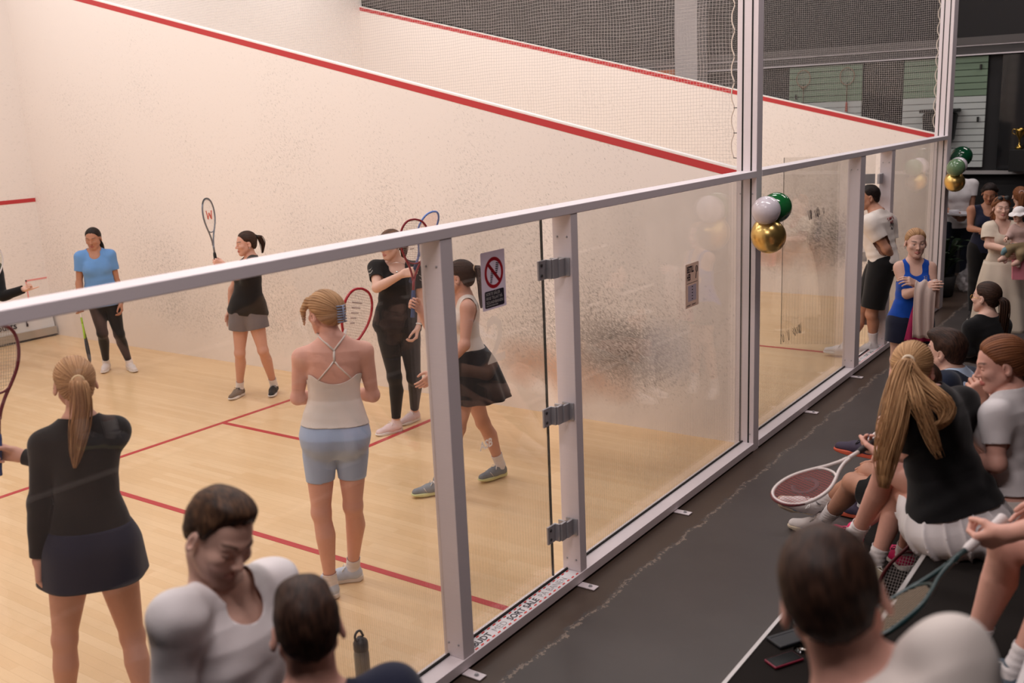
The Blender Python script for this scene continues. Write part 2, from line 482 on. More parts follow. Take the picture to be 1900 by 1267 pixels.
        palm = smin(palm, dseg(Q, t0, t1, .017*k, .0118*k), .016)
        out[m] = smin(smin(palm, res, .006), thb, .006)
        return out
    # --- head (local axes: x person's left, y forward, z up; metres of a standard head)
    def hq(s, P): return (P-s.hc)@s.HR.T/s.HS
    def head(s, P):
        m = np.linalg.norm(P-s.hc, axis=1) < .30
        out = np.full(len(P), BIG)
        if not m.any(): return out
        Q = s.hq(P[m]); A = Q.copy(); A[:, 0] = np.abs(A[:, 0]); I = np.eye(3)
        male = s.sex == 'm'
        d = dell(A, (0, -.014, .034), I, (.0745, .094, .083))
        d = smin(d, dell(A, (0, .030, -.030), I, (.0585, .056, .076)), .03)
        d = smin(d, dseg(A, (.050, .004, -.045), (.016, .058, -.094), .018, .017 if not male else .020), .03)
        d = smin(d, dell(A, (0, .064, -.094), I, (.021 if not male else .026, .019, .018)), .02)
        d = smin(d, dseg(A, (.0, .076, .022), (.036, .066, .021), .012, .010), .016)
        d = smin(d, dell(A, (.043, .056, -.020), I, (.019, .020, .017)), .022)
        # eye sockets
        d = smax(d, -dell(A, (.031, .092, .001), I, (.0155, .020, .0115)), .010)
        # nose
        d = smin(d, dseg(A, (0, .078, .012), (0, .101, -.027), .0075, .0100), .010)
        d = smin(d, dell(A, (.0105, .092, -.031), I, (.0070, .0085, .0065)), .006)
        # lips
        d = smax(d, -dell(A, (0, .098, -.0635), I, (.022, .006, .0022)), .003)
        d = smin(d, dseg(A, (0, .0885, -.0585), (.020, .0790, -.0625), .0058, .0030), .004)
        d = smin(d, dseg(A, (0, .0875, -.0695), (.018, .0785, -.0650), .0066, .0035), .004)
        # lids
        d = smin(d, dell(A, (.031, .0668, .0105-s.lid), I, (.0155, .0150, .0078)), .003)
        d = smin(d, dell(A, (.031, .0670, -.0075), I, (.0150, .0135, .0050)), .003)
        # ears
        e = dell(A, (.079, -.012, -.004), np.array([[.93, -.30, .22], [.30, .95, 0], [-.22, .06, .97]]), (.0085, .019, .031))
        e = smax(e, -dell(A, (.086, -.006, -.002), I, (.006, .009, .017)), .004)
        d = smin(d, e, .006)
        out[m] = d*s.HS
        return out
    def neckf(s, P, inf=0.):
        k = s.S*(1.15 if s.sex == 'm' else .95)
        a = s.at(.93, 0, -.012); b = s.hc-s.hu*.060*s.HS-s.hf*.022*s.HS
        return dseg(P, a, b, .058*k+inf, .050*k+inf)
    def traps(s, P, inf=0.):
        d = None
        for q in 'LR':
            e = dseg(P, s.at(1.02, 0, -.02), s.J['sh'+q]+s.u*.006, .042*s.S+inf, .042*s.S+inf)
            d = e if d is None else np.minimum(d, e)
        return d
    def body(s, P):
        d = s.core(P)
        d = smin(d, s.neckf(P), .035); d = smin(d, s.traps(P), .05)
        d = smin(d, s.head(P), .012)
        for q in 'LR':
            d = smin(d, s.leg(P, q), s.kleg(P, q))
        for q in 'LR': d = smin(d, s.arm(P, q), s.karm(P, q))
        return d
    def bounds(s, pts, pad):
        X = np.array(pts); return X.min(0)-pad, X.max(0)+pad
    # --- meshes
    def start(s, label, group=None, skin='skin_fair', parts=True):
        s.root = empty('person', tuple(s.base.round(3)), label, 'person', group)
        J = s.J; pts = [v for k, v in J.items() if k not in ('hf', 'hu', 'H', 'HS')]
        lo, hi = s.bounds(pts, .2)
        V, Q = nets(s.body, lo, hi, s.h)
        balls = [(s.hc+s.hu*.005, .155*s.HS, s.hh)]
        for q in 'LR':
            d, th, pn = s.hands[q]
            if s.hhand < s.h*.95: balls.append((J['wr'+q]+d*.115*s.S, .118*s.S, s.hhand))
        cut = np.full(len(V), -1.)
        for c, r, _ in balls: cut = np.maximum(cut, r-np.linalg.norm(V-c, axis=1))
        parts_ = [clip(V, Q, cut)]
        for c, r, hh in balls:
            v, f = nets(s.body, c-r-.01, c+r+.01, hh, proj=2)
            parts_.append(clip(v, f, np.linalg.norm(v-c, axis=1)-(r+.0015)))
        V, F = join([p for p in parts_ if len(p[0])])
        o = mesh('body', V, F, MATS[skin], s.root)
        Q = s.hq(V); ax = np.abs(Q[:, 0])
        lip = np.clip(1.4-np.minimum(dseg(np.c_[ax, Q[:, 1:]], (0, .0885, -.0585), (.020, .079, -.0625), .0052, .003), dseg(np.c_[ax, Q[:, 1:]], (0, .0875, -.0695), (.018, .0785, -.065), .006, .0035))/.0022, 0, 1)
        bz = .0245+.006*np.sin(np.clip((ax-.014)/.038, 0, 1)*2.4)
        brow = np.clip(1.5-np.abs(Q[:, 2]-bz)/.0042, 0, 1)*np.clip((ax-.011)/.004, 0, 1)*np.clip((.054-ax)/.006, 0, 1)*(Q[:, 1] > .045)
        beard = np.zeros(len(V))
        if s.sex == 'm':
            beard = .35*np.clip((-.045-Q[:, 2])/.02, 0, 1)*np.clip((Q[:, 1]+.0)/.03, 0, 1)*(np.linalg.norm(Q, axis=1) < .14)
        a = o.data.color_attributes.new('tint', 'FLOAT_COLOR', 'POINT')
        a.data.foreach_set('color', np.stack([lip*(.45 if s.sex == 'm' else .8), brow*.85, beard, np.ones(len(V))], 1).ravel().astype(np.float32))
        for k in (-1, 1):
            e = MB(); e.lathe((0, 0, 0), [(.0001, .0124)]+[(.0124*math.sin(t), .0124*math.cos(t)) for t in (.18, .28, .42, .5, .8, 1.2, 1.6, 2.2, 3.0)], (0, 1, 0), 14)
            C = s.hc+s.HR.T@(np.array([k*.031, .0668, .0015])*s.HS)
            gv = np.array(e.V)*s.HS; gz = nrm(s.hf); V2 = gv@np.stack([s.hl, s.hf, s.hu])+C
            eo = mesh('eye', V2, e.F, MATS['eye_white'], s.root)
            eo.data.materials.append(MATS['eye_iris']); eo.data.materials.append(MATS['eye_pupil'])
            for p in eo.data.polygons:
                yy = np.mean([gv[i][1] for i in p.vertices])/s.HS
                p.material_index = 2 if yy > .01205 else 1 if yy > .0112 else 0
        return s.root
    def wear(s, name, V, F, m, thick=.003, parent=None):
        if not len(F): return None
        o = mesh(name, V, F, m, parent or s.root)
        if thick:
            k = o.modifiers.new('thick', 'SOLIDIFY'); k.thickness = thick; k.offset = 1 if thick < .002 else 0
        return o
    def limb_cut(s, P, a, b, frac, R=.15):
        a = np.asarray(a); b = np.asarray(b); d = b-a; L = np.linalg.norm(d)
        return np.minimum((P-a)@d/L-frac*L, R-dseg(P, a, b, 0, 0))
    def neck_cut(s, P, R=.078, tilt=.5, drop=0., tlow=.75):
        a = s.at(.90, 0, .012)-s.u*drop*.6; b = s.at(1.0, 0, .03)
        hd = s.hc+s.hu*.05*s.S
        d = np.minimum(dseg(P, s.at(.985, 0, .0), hd, 0, 0), dseg(P, s.at(.955, 0, .055)-s.u*drop, s.at(1.03, 0, .02), 0, 0)+.018)
        return R*s.S*(1.1 if s.sex == 'm' else 1)-d
    def top(s, name, m, sleeve=.55, hem=-.08, inf=None, ainf=.016, neck=(.078, .5, 0.), wr=.004, long=0, strap=None, thick=.003, seed=None, hcut=None, arm_in=None):
        """shirt: sleeve = part of the upper arm covered (0: none, armholes are cut), long = part of the forearm"""
        inf = inf if inf is not None else ([-.3, -.05, .2, .45, .7, .9, 1.05], [.030, .026, .028, .028, .014, .010, .008])
        seed = seed if seed is not None else sum(map(ord, s.key))*.37
        def g(P):
            d = s.core(P, inf); d = smin(d, s.traps(P, .009), .05)
            if sleeve:
                for q in 'LR':
                    a = s.upper(P, q, ainf)
                    if long: a = smin(a, s.fore(P, q, ainf), .03)
                    d = smin(d, a, s.karm(P, q, .006, .06, .2))
            return d-wr*(wob(P, 13, seed)+.6*wob(P, 31, seed)+.5*np.sin(s.tt(P)*34+wob(P, 9, seed+2)*4)*np.clip(.9-s.tt(P), 0, 1))
        pts = [s.J[k] for k in ('pel', 'neck', 'shL', 'shR')]+([s.J['elL'], s.J['elR']] if sleeve else [])+([s.J['wrL'], s.J['wrR']] if long else [])
        lo, hi = s.bounds(pts, .24)
        V, Q = nets(g, lo, hi, s.h)
        cut = (hem-s.tt(V))*s.L
        if sleeve or long:           # the hem trims the trunk only, never a hanging sleeve
            for q in 'LR':
                na = np.minimum(s.upper(V, q, ainf), s.fore(V, q, ainf) if long else BIG)
                cut = np.minimum(cut, np.where(na < s.core(V, inf)-.002, -.01, BIG))
        if hcut is not None: cut = np.maximum(cut, hcut(V))
        cut = np.maximum(cut, s.neck_cut(V, neck[0], neck[1], neck[2]))
        for q in 'LR':
            if long or sleeve:
                near = s.core(V, inf)-(s.fore(V, q, ainf) if long else s.upper(V, q, ainf))
                cut = np.maximum(cut, np.minimum(near, s.limb_cut(V, s.J['el'+q], s.J['wr'+q], long, .12) if long else s.limb_cut(V, s.J['sh'+q], s.J['el'+q], sleeve)))
            else:
                c = s.J['sh'+q]-s.u*.03*s.S; lat = s.latS*(1 if q == 'R' else -1); r = strap or .085
                W = V-c; xx = W@lat; W = W-np.outer(xx, lat)
                cut = np.maximum(cut, np.minimum(r*s.S*.9-np.sqrt((W*W).sum(1)), xx+(arm_in if arm_in is not None else .03)*s.S))
                cut = np.maximum(cut, np.minimum(xx+.015*s.S, .12-np.linalg.norm(V-s.J['sh'+q], axis=1)))
        return s.wear(name, *clip(V, Q, cut), m, thick)
    def bottoms(s, name, m, leg=.45, waist=.30, inf=.012, linf=(.02, .03), shin=0, wr=.003, thick=.003, kk=.03):
        """shorts / trousers; leg = covered part of the thigh, shin = covered part of the shin"""
        seed = sum(map(ord, s.key))*.61
        li = ([0, .25, .6, .9, 1], np.interp([0, .25, .6, .9, 1], [0, 1], linf)) if isinstance(linf, tuple) else linf
        def g(P):
            d = s.core(P, inf, bust=False)
            for q in 'LR':
                a = s.thigh(P, q, li)
                if shin: a = smin(a, s.shin(P, q, linf[1] if isinstance(linf, tuple) else linf), .03)
                d = smin(d, a, np.maximum(s.kleg(P, q), .006))
            return d-wr*(wob(P, 12, seed)+.6*wob(P, 27, seed))
        pts = [s.J[k] for k in ('pel', 'hiL', 'hiR', 'knL', 'knR')]+([s.J['anL'], s.J['anR']] if shin else [])+[s.at(waist)]
        lo, hi = s.bounds(pts, .2); V, Q = nets(g, lo, hi, s.h)
        cut = (s.tt(V)-waist)*s.L
        for q in 'LR':
            if shin: cut = np.maximum(cut, s.limb_cut(V, s.J['kn'+q], s.J['an'+q], shin, .14))
            else: cut = np.maximum(cut, s.limb_cut(V, s.J['hi'+q], s.J['kn'+q], leg, .19))
        return s.wear(name, *clip(V, Q, cut), m, thick)
    def skirt(s, name, m, waist=.28, length=.40, flare=.35, pleats=16, amp=.010, inf=.012, z0=None, thick=.003, w0=None):
        c = s.at(waist); w_, d_ = np.interp(waist, s.B['t'], s.B['w'])*s.S*s.fat+inf, np.interp(waist, s.B['t'], s.B['d'])*s.S*s.fat+inf
        ax = s.u if z0 is None else nrm(s.u*.3+np.array([0, 0, 1.])*.7)
        lat = nrm(s.latH-ax*(s.latH@ax)); fw = np.cross(ax, lat)
        n = 160; rows = 22; V = []
        for i in range(rows):
            t = i/(rows-1); a = t*length
            hip = .035*math.sin(min(t*2.4, 1)*math.pi/2)
            for k in range(n):
                th = 2*math.pi*k/n; p = amp*t*(math.sin(th*pleats)+.5*math.sin(th*3+s.base[0]*9))
                w = w_+hip*.8+flare*a+p; d = d_+hip+flare*a*.9+p
                V.append(c-ax*a+lat*math.cos(th)*w+fw*math.sin(th)*d-fw*.012)
        F = [(i*n+k, i*n+(k+1) % n, (i+1)*n+(k+1) % n, (i+1)*n+k) for i in range(rows-1) for k in range(n)]
        return s.wear(name, np.array(V), F, m, thick)
    def sock(s, q, m, top=.35, frill=0):
        """top: part of the shin length covered, from the ankle up"""
        g = lambda P: np.minimum(s.shin(P, q, .0045), dseg(P, s.J['an'+q], s.J['an'+q]-s.foot_frame(q)[3]*.03, .04*s.S, .04*s.S))-.0012*np.sin(P[:, 2]*260)
        a, b = s.J['kn'+q], s.J['an'+q]; L = np.linalg.norm(b-a)
        lo, hi = s.bounds([b, a+(b-a)*(1-top)], .1); V, Q = nets(g, lo, hi, min(s.h, .008))
        V, F = clip(V, Q, (1-top)*L-(V-a)@(b-a)/L)
        return s.wear('sock', V, F, m, .003)
    def shoe(s, q, m, sole, lace=None, k=1., stripe=None):
        B, F, Y, Z = s.foot_frame(q); R = np.stack([F, Y, Z]); S = s.S*k*(1.08 if s.sex == 'm' else 1.0); h = max(.0045, s.h*.6)
        def up(P):
            Q = (P-B)@R.T/S; A = Q*np.array([1, 1, 1.0])
            d = dseg(A, (.045, 0, .040), (.130, 0, .040), .036, .040, sq=None)
            d = smin(d, dseg(A, (.120, 0, .036), (.222, 0, .026), .041, .030), .02)
            d = smin(d, dseg(A, (.048, 0, .05), (.056, 0, .100), .038, .037), .03)
            d = smax(d, .022-Q[:, 2], .006)
            return d*S
        def so(P):
            Q = (P-B)@R.T/S; x = np.clip(Q[:, 0], .036, .222)
            r = np.interp(x, [.036, .09, .16, .222], [.037, .036, .046, .036])
            d2 = np.sqrt((Q[:, 0]-x)**2+Q[:, 1]**2)-r
            zt = np.interp(Q[:, 0], [0, .1, .26], [.034, .028, .022]); zb = np.interp(Q[:, 0], [0, .02, .2, .27], [.006, 0, 0, .012])
            return smax(d2, np.maximum(Q[:, 2]-zt, zb-Q[:, 2]), .006)*S
        c = B+F*.13*S+Z*.05; 
        V, Q = nets(up, c-.22, c+.22, h); o = mesh('shoe', V, Q, m, s.root)
        V, Q = nets(so, c-.22, c+.22, h); mesh('sole', V, Q, sole, o)
        if lace:
            L = MB()
            for i in range(4):
                x = .098+.022*i; z = .079-.0125*i+.004*(i == 0)
                p = [B+(F*(x+dx)+Y*y+Z*(z-abs(y)*.42))*S for y, dx in ((-.024, 0), (0, .006), (.024, 0))]
                L.tube(p, .0036*S, 6)
            if s.h < .011:
                for sg in (-1, 1): L.tube([B+(F*.098+Z*.084)*S, B+(F*.105+Y*sg*.028+Z*.094)*S, B+(F*.118+Y*sg*.036+Z*.074)*S, B+(F*.102+Y*sg*.012+Z*.083)*S], .0026*S, 5)
            L.build('laces', lace, o, smooth=True)
        if stripe:
            L = MB()
            for i in range(3):
                x = .105+.022*i
                for sg in (-1, 1):
                    L.tube([B+(F*x+Y*sg*.0395+Z*.032)*S, B+(F*(x+.012)+Y*sg*.0385+Z*.05)*S, B+(F*(x+.02)+Y*sg*.030+Z*.063)*S], .0032*S, 5)
            L.build('stripe', stripe, o, smooth=True)
        return o
    # --- hair
    def hair(s, m, style='pulled', off=.011, line=None, root=(0, -.10, .03), name='hair', extra=None, extra2=None):
        line = line or [(-.12, -.075), (-.085, -.072), (-.05, -.05), (-.015, .012), (.01, .022), (.03, .03), (.05, .066), (.07, .086), (.12, .11)]
        ly, lz = zip(*line); I = np.eye(3)
        def g(P):
            mk = np.linalg.norm(P-s.hc, axis=1) < .34
            out = np.full(len(P), BIG)
            if not mk.any(): return out
            Q = s.hq(P[mk])
            o = off if not isinstance(off, tuple) else off[0]
            d = dell(Q, (0, -.016, .034), I, (.0745+o, .094+o*1.05, .083+(off[1] if isinstance(off, tuple) else o)))
            d = smin(d, dell(Q, (0, -.035, -.030), I, (.058+o*.8, .058+o*.9, .06)), .03)
            reg = (np.interp(Q[:, 1], ly, lz)-Q[:, 2]+.0035*np.sin(Q[:, 0]*210+1)*np.cos(Q[:, 1]*150))*.75
            if extra is not None: d = extra(Q, d)
            om = max(o, off[1]) if isinstance(off, tuple) else o
            d = d+(om-.001)*np.clip(1+reg/.030, 0, 1)**1.5
            d = smax(d, reg, .006)
            if extra2 is not None: d = extra2(Q, d)
            if style != 'short':
                ang = np.arctan2(Q[:, 0]-root[0], Q[:, 2]-root[2]); d = d-.0016*np.sin(ang*46+wob(Q, 20)*2.4)
            else: d = d-.0016*wob(Q*np.array([1, .45, 1]), 95)
            out[mk] = d*s.HS
            return out
        c = s.hc+s.HR.T@np.array([0, -.03, .0]); R_ = .19
        V, Q = nets(g, c-R_, c+R_, s.hh)
        o = mesh(name, V, Q, m, s.root)
        s.hc_attr(o, V, root, style)
        return o
    def hc_attr(s, o, V, root, style):
        Q = s.hq(V)-np.array(root); 
        if style == 'short': X = np.stack([Q[:, 0]*170+Q[:, 1]*40, Q[:, 1]*34, Q[:, 2]*30], 1)
        else: X = np.stack([np.arctan2(Q[:, 0], Q[:, 2])*22, np.linalg.norm(Q, axis=1)*9, Q[:, 1]*3], 1)
        a = o.data.attributes.new('hc', 'FLOAT_VECTOR', 'POINT'); a.data.foreach_set('vector', X.ravel().astype(np.float32))
    def tail(s, m, pts, rad, n=70, spread=1., seed=1, name='ponytail', world=False, core=True, parent=None, r0=.0035, curl=0.):
        """bundle of locks along a path; pts in head axes (or world), rad = bundle radius along it"""
        rng = random.Random(seed)
        Pt = [np.array(p) if world else s.hc+s.HR.T@(np.array(p)*s.S) for p in pts]
        def cat(t):
            x = t*(len(Pt)-1); i = min(int(x), len(Pt)-2); f = x-i
            p0, p1, p2, p3 = Pt[max(i-1, 0)], Pt[i], Pt[i+1], Pt[min(i+2, len(Pt)-1)]
            return .5*(2*p1+(p2-p0)*f+(2*p0-5*p1+4*p2-p3)*f*f+(3*p1-p0-3*p2+p3)*f**3)
        T = np.linspace(0, 1, 15); C = [cat(t) for t in T]; rr = np.interp(T, np.linspace(0, 1, len(rad)), rad)*s.S
        t0 = nrm(C[-1]-C[0]); e1 = nrm(np.cross(t0, s.hf)+1e-6); e2 = np.cross(t0, e1)
        B = MB(); H = []
        def add(path, rs, k):
            nv = len(B.V); B.tube(path, rs, 6)
            for i in range(len(B.V)-nv): H.append((k, (i//6)*.22, 0))
        if core: add(C, rr*.75, 0.)
        for k in range(n):
            a = rng.uniform(0, 2*math.pi); q = math.sqrt(rng.random()); ph = rng.uniform(0, 6); L = rng.uniform(.8, 1.0)
            path = []
            for i, t in enumerate(T):
                if t > L+.05: break
                w = rr[i]*q*spread*(1+.15*math.sin(ph+t*5))
                path.append(C[i]+w*(math.cos(a+.5*t)*e1+math.sin(a+.5*t)*e2)+curl*t*math.sin(ph+t*9)*e1*s.S)
            th = r0*s.S*rng.uniform(.7, 1.5)
            add(path, [th*(1-.75*i/len(path)) for i in range(len(path))], rng.uniform(0, 60))
        o = mesh(name, B.V, B.F, m, parent or s.root)
        at = o.data.attributes.new('hc', 'FLOAT_VECTOR', 'POINT'); at.data.foreach_set('vector', np.array(H, np.float32).ravel())
        return o

def smooth_path(P, n=40):
    P = [np.array(p, float) for p in P]; out = []
    for j in range(n):
        x = j/(n-1)*(len(P)-1); i = min(int(x), len(P)-2); f = x-i
        p0, p1, p2, p3 = P[max(i-1, 0)], P[i], P[i+1], P[min(i+2, len(P)-1)]
        out.append(.5*(2*p1+(p2-p0)*f+(2*p0-5*p1+4*p2-p3)*f*f+(3*p1-p0-3*p2+p3)*f**3))
    return out

def racket(label, grip, tip, normal, cf, cg, cs, bumper=None, group=None, mark=None, hold=.10, strings=True, off_hold=0, cshaft=None):
    """squash racket; grip = point where the hand holds it, tip direction, normal of the string bed"""
    a = nrm(np.array(tip)-np.array(grip)); n = np.array(normal, float); n = nrm(n-a*(n@a)); x = np.cross(a, n)
    o = np.array(grip)-a*hold; P = lambda u, v, w=0: o+x*u+a*v+n*w
    root = empty('squash_racket', tuple(np.round(o, 3)), label, 'racket', group)
    fr = MB(); cy, ry, rx = .535, .150, .103
    side = lambda sg: [P(sg*u, v) for u, v in ((.006, .26), (.012, .30), (.034, .36), (.066, .42), (.092, .48), (.103, .54), (.098, .60), (.078, .648), (.045, .678), (0, .688))]
    pth = smooth_path(side(-1), 26)+smooth_path(side(1)[::-1], 26)[1:]
    fr.tube(pth, .0078, 8); fr.tube([P(0, .185), P(0, .275)], .0095, 10)
    fr.tube(smooth_path([P(-.055, .402), P(-.03, .385), (P(0, .380)), P(.03, .385), P(.055, .402)], 12), .0055, 8)
    f = fr.build('frame', cf, root, smooth=True)
    if cshaft: q = MB(); q.tube([P(0, .19), P(0, .278)], .0104, 10); q.tube(side(-1)[:4], .0088, 8); q.tube(side(1)[:4], .0088, 8); q.build('shaft', cshaft, root, smooth=True)
    g = MB(); g.lathe(P(0, 0), [(.0155, 0), (.0175, .003), (.0165, .012), (.0150, .03), (.0148, .17), (.0125, .186), (.0115, .192)], a, 14); g.build('grip', cg, root, smooth=True)
    if strings:
        st = MB(); W = lambda v: np.interp(v, [.382, .42, .48, .54, .60, .648, .678, .686], [.0, .060, .088, .099, .094, .074, .042, .0])
        for i in range(-7, 8):
            u = i*.0125; vs = [v for v in np.linspace(.383, .686, 120) if W(v) > abs(u)]
            if len(vs) > 2: st.tube([P(u, vs[0]), P(u, vs[-1])], .0009, 4, cap=False)
        for i in range(19):
            v = .398+i*.0152
            if W(v) > .01: st.tube([P(-W(v), v, .001), P(W(v), v, .001)], .0009, 4, cap=False)
        so = st.build('strings', cs, root)
        if mark:
            mm, kind = mark; b = MB()
            if kind == 'ring': b.tube([P(.045*math.cos(t), .535+.055*math.sin(t), .003) for t in np.linspace(.5, 5.6, 30)], .009, 4, flat=.15)
            if kind == 'w': b.tube([P(u, v, .003) for u, v in ((-.045, .58), (-.03, .50), (0, .56), (.03, .50), (.045, .58))], .007, 4, flat=.2)
            if kind == 'bars':
                for i in range(5): b.tube([P(-.05+.004*i, .60-i*.03, .003), P(.02-.006*i, .605-i*.03, .003)], .003, 4)
            b.build('string_print', mm, so)
    if bumper:
        b = MB(); b.tube(smooth_path([P(-.098, .602), P(-.079, .650), P(-.046, .682), P(0, .693), P(.046, .682), P(.079, .650), P(.098, .602)], 24), .0068, 8); b.build('bumper', bumper, root, smooth=True)
    return root
# ------------------------------------------------------------------ materials of the place
def nodes(m):
    nt = m.node_tree; return nt.nodes, nt.links, nt.nodes['Principled BSDF']
def new(N, t, **k):
    n = N.new(t)
    for a, v in k.items():
        if a in n.inputs: n.inputs[a].default_value = v
        else: setattr(n, a, v)
    return n
def math_(N, L, op, a, b=None):
    n = N.new('ShaderNodeMath'); n.operation = op
    for i, x in enumerate((a, b)):
        if x is None: continue
        if hasattr(x, 'is_output'): L.new(x, n.inputs[i])
        else: n.inputs[i].default_value = x
    return n.outputs[0]
def mixc(N, L, f, a, b):
    n = N.new('ShaderNodeMix'); n.data_type = 'RGBA'
    for s, x in (('Factor', f), ('A', a), ('B', b)):
        if hasattr(x, 'is_output'): L.new(x, n.inputs[s])
        else: n.inputs[s].default_value = x if s == 'Factor' else col(x)
    return n.outputs['Result']

def wall_mat(name, base, dirt=1.0, spot=None):
    """painted court wall with ball marks; spot = (y, z, ry, rz) centre of the worn patch"""
    m = mat(name, base, .55, spec=.35); N, L, b = nodes(m)
    tc = new(N, 'ShaderNodeTexCoord'); sx = new(N, 'ShaderNodeSeparateXYZ'); L.new(tc.outputs['Object'], sx.inputs[0])
    X, Y, Z = sx.outputs
    big = new(N, 'ShaderNodeTexNoise', Scale=.9, Detail=2.); L.new(tc.outputs['Object'], big.inputs['Vector'])
    mp0 = new(N, 'ShaderNodeMapping'); mp0.inputs['Rotation'].default_value = (-.42, 0, 0); L.new(tc.outputs['Object'], mp0.inputs['Vector']); mp = new(N, 'ShaderNodeMapping'); mp.inputs['Scale'].default_value = (14, 14, 50); L.new(mp0.outputs[0], mp.inputs['Vector'])
    fine = new(N, 'ShaderNodeTexNoise', Scale=1.9, Detail=5., Roughness=.62); L.new(mp.outputs[0], fine.inputs['Vector'])
    mp3 = new(N, 'ShaderNodeMapping'); mp3.inputs['Rotation'].default_value = (-1.05, 0, 0); L.new(tc.outputs['Object'], mp3.inputs['Vector']); mp2 = new(N, 'ShaderNodeMapping'); mp2.inputs['Scale'].default_value = (20, 20, 48); L.new(mp3.outputs[0], mp2.inputs['Vector'])
    fine2 = new(N, 'ShaderNodeTexNoise', Scale=1.3, Detail=4., Roughness=.6); L.new(mp2.outputs[0], fine2.inputs['Vector'])
    speck = math_(N, L, 'MAXIMUM', fine.outputs['Fac'], fine2.outputs['Fac'])
    # marks thin out upwards
    zz = new(N, 'ShaderNodeMapRange'); zz.inputs['From Min'].default_value = .3; zz.inputs['From Max'].default_value = 4.4; zz.inputs['To Min'].default_value = .085; zz.inputs['To Max'].default_value = -.04; L.new(Z, zz.inputs['Value'])
    dens = math_(N, L, 'ADD', math_(N, L, 'ADD', speck, zz.outputs[0]), math_(N, L, 'MULTIPLY', math_(N, L, 'SUBTRACT', big.outputs['Fac'], .5), .22))
    if spot:
        y0, z0, ry, rz = spot
        dy = math_(N, L, 'DIVIDE', math_(N, L, 'SUBTRACT', Y, y0), ry); dz = math_(N, L, 'DIVIDE', math_(N, L, 'SUBTRACT', Z, z0), rz)
        rr = math_(N, L, 'SQRT', math_(N, L, 'ADD', math_(N, L, 'MULTIPLY', dy, dy), math_(N, L, 'MULTIPLY', dz, dz)))
        wide = new(N, 'ShaderNodeMapRange'); wide.inputs['From Min'].default_value = .2; wide.inputs['From Max'].default_value = 3.2; wide.inputs['To Min'].default_value = .085; wide.inputs['To Max'].default_value = 0; L.new(rr, wide.inputs['Value'])
        core = new(N, 'ShaderNodeMapRange'); core.inputs['From Min'].default_value = .1; core.inputs['From Max'].default_value = 1.15; core.inputs['To Min'].default_value = .15; core.inputs['To Max'].default_value = 0; L.new(rr, core.inputs['Value'])
        lo = new(N, 'ShaderNodeMapRange'); lo.inputs['From Min'].default_value = .12; lo.inputs['From Max'].default_value = .50; lo.inputs['To Min'].default_value = -.13; lo.inputs['To Max'].default_value = 0; L.new(Z, lo.inputs['Value'])
        nb = new(N, 'ShaderNodeMapRange'); nb.inputs['From Min'].default_value = .1; nb.inputs['From Max'].default_value = .9; nb.inputs['To Min'].default_value = -.07; nb.inputs['To Max'].default_value = 0; L.new(Y, nb.inputs['Value'])
        dens = math_(N, L, 'ADD', math_(N, L, 'ADD', dens, math_(N, L, 'ADD', lo.outputs[0], nb.outputs[0])), math_(N, L, 'ADD', wide.outputs[0], core.outputs[0]))
    rp = new(N, 'ShaderNodeValToRGB'); e = rp.color_ramp.elements; e[0].position = .615; e[0].color = (0, 0, 0, 1); e[1].position = .80; e[1].color = (1, 1, 1, 1); L.new(dens, rp.inputs[0])
    f = math_(N, L, 'MULTIPLY', rp.outputs[0], .52*dirt)
    c = mixc(N, L, f, base, (58, 50, 47))
    if spot:
        k2 = new(N, 'ShaderNodeMapRange'); k2.inputs['From Min'].default_value = .1; k2.inputs['From Max'].default_value = 1.0; k2.inputs['To Min'].default_value = 1; k2.inputs['To Max'].default_value = 0; L.new(math_(N, L, 'ADD', rr, math_(N, L, 'MULTIPLY', math_(N, L, 'SUBTRACT', big.outputs['Fac'], .5), .9)), k2.inputs['Value'])
        st = new(N, 'ShaderNodeMapRange'); st.inputs['From Min'].default_value = .47; st.inputs['From Max'].default_value = .60; L.new(fine.outputs['Fac'], st.inputs['Value'])
        c = mixc(N, L, math_(N, L, 'MULTIPLY', math_(N, L, 'MULTIPLY', k2.outputs[0], st.outputs[0]), .85), c, (40, 36, 35))
    if spot:                       # warm scuffs under the worn patch, chalky wiped area beside it
        bl = new(N, 'ShaderNodeTexNoise', Scale=2.6, Detail=3.); L.new(tc.outputs['Object'], bl.inputs['Vector'])
        dy2 = math_(N, L, 'DIVIDE', math_(N, L, 'SUBTRACT', Y, y0+.55), .75); dz2 = math_(N, L, 'DIVIDE', math_(N, L, 'SUBTRACT', Z, z0-.22), .28)
        r2 = math_(N, L, 'SQRT', math_(N, L, 'ADD', math_(N, L, 'MULTIPLY', dy2, dy2), math_(N, L, 'MULTIPLY', dz2, dz2)))
        o = new(N, 'ShaderNodeMapRange'); o.inputs['From Min'].default_value = .25; o.inputs['From Max'].default_value = 1.1; o.inputs['To Min'].default_value = .75; o.inputs['To Max'].default_value = 0; L.new(math_(N, L, 'ADD', r2, math_(N, L, 'MULTIPLY', math_(N, L, 'SUBTRACT', bl.outputs['Fac'], .5), 1.6)), o.inputs['Value'])
        c = mixc(N, L, math_(N, L, 'MULTIPLY', o.outputs[0], math_(N, L, 'SUBTRACT', 1, math_(N, L, 'MULTIPLY', f, 1.2))), c, (196, 146, 112))
        dy3 = math_(N, L, 'DIVIDE', math_(N, L, 'SUBTRACT', Y, y0-.42), .30); dz3 = math_(N, L, 'DIVIDE', math_(N, L, 'SUBTRACT', Z, z0+.02), .30)
        r3 = math_(N, L, 'SQRT', math_(N, L, 'ADD', math_(N, L, 'MULTIPLY', dy3, dy3), math_(N, L, 'MULTIPLY', dz3, dz3)))
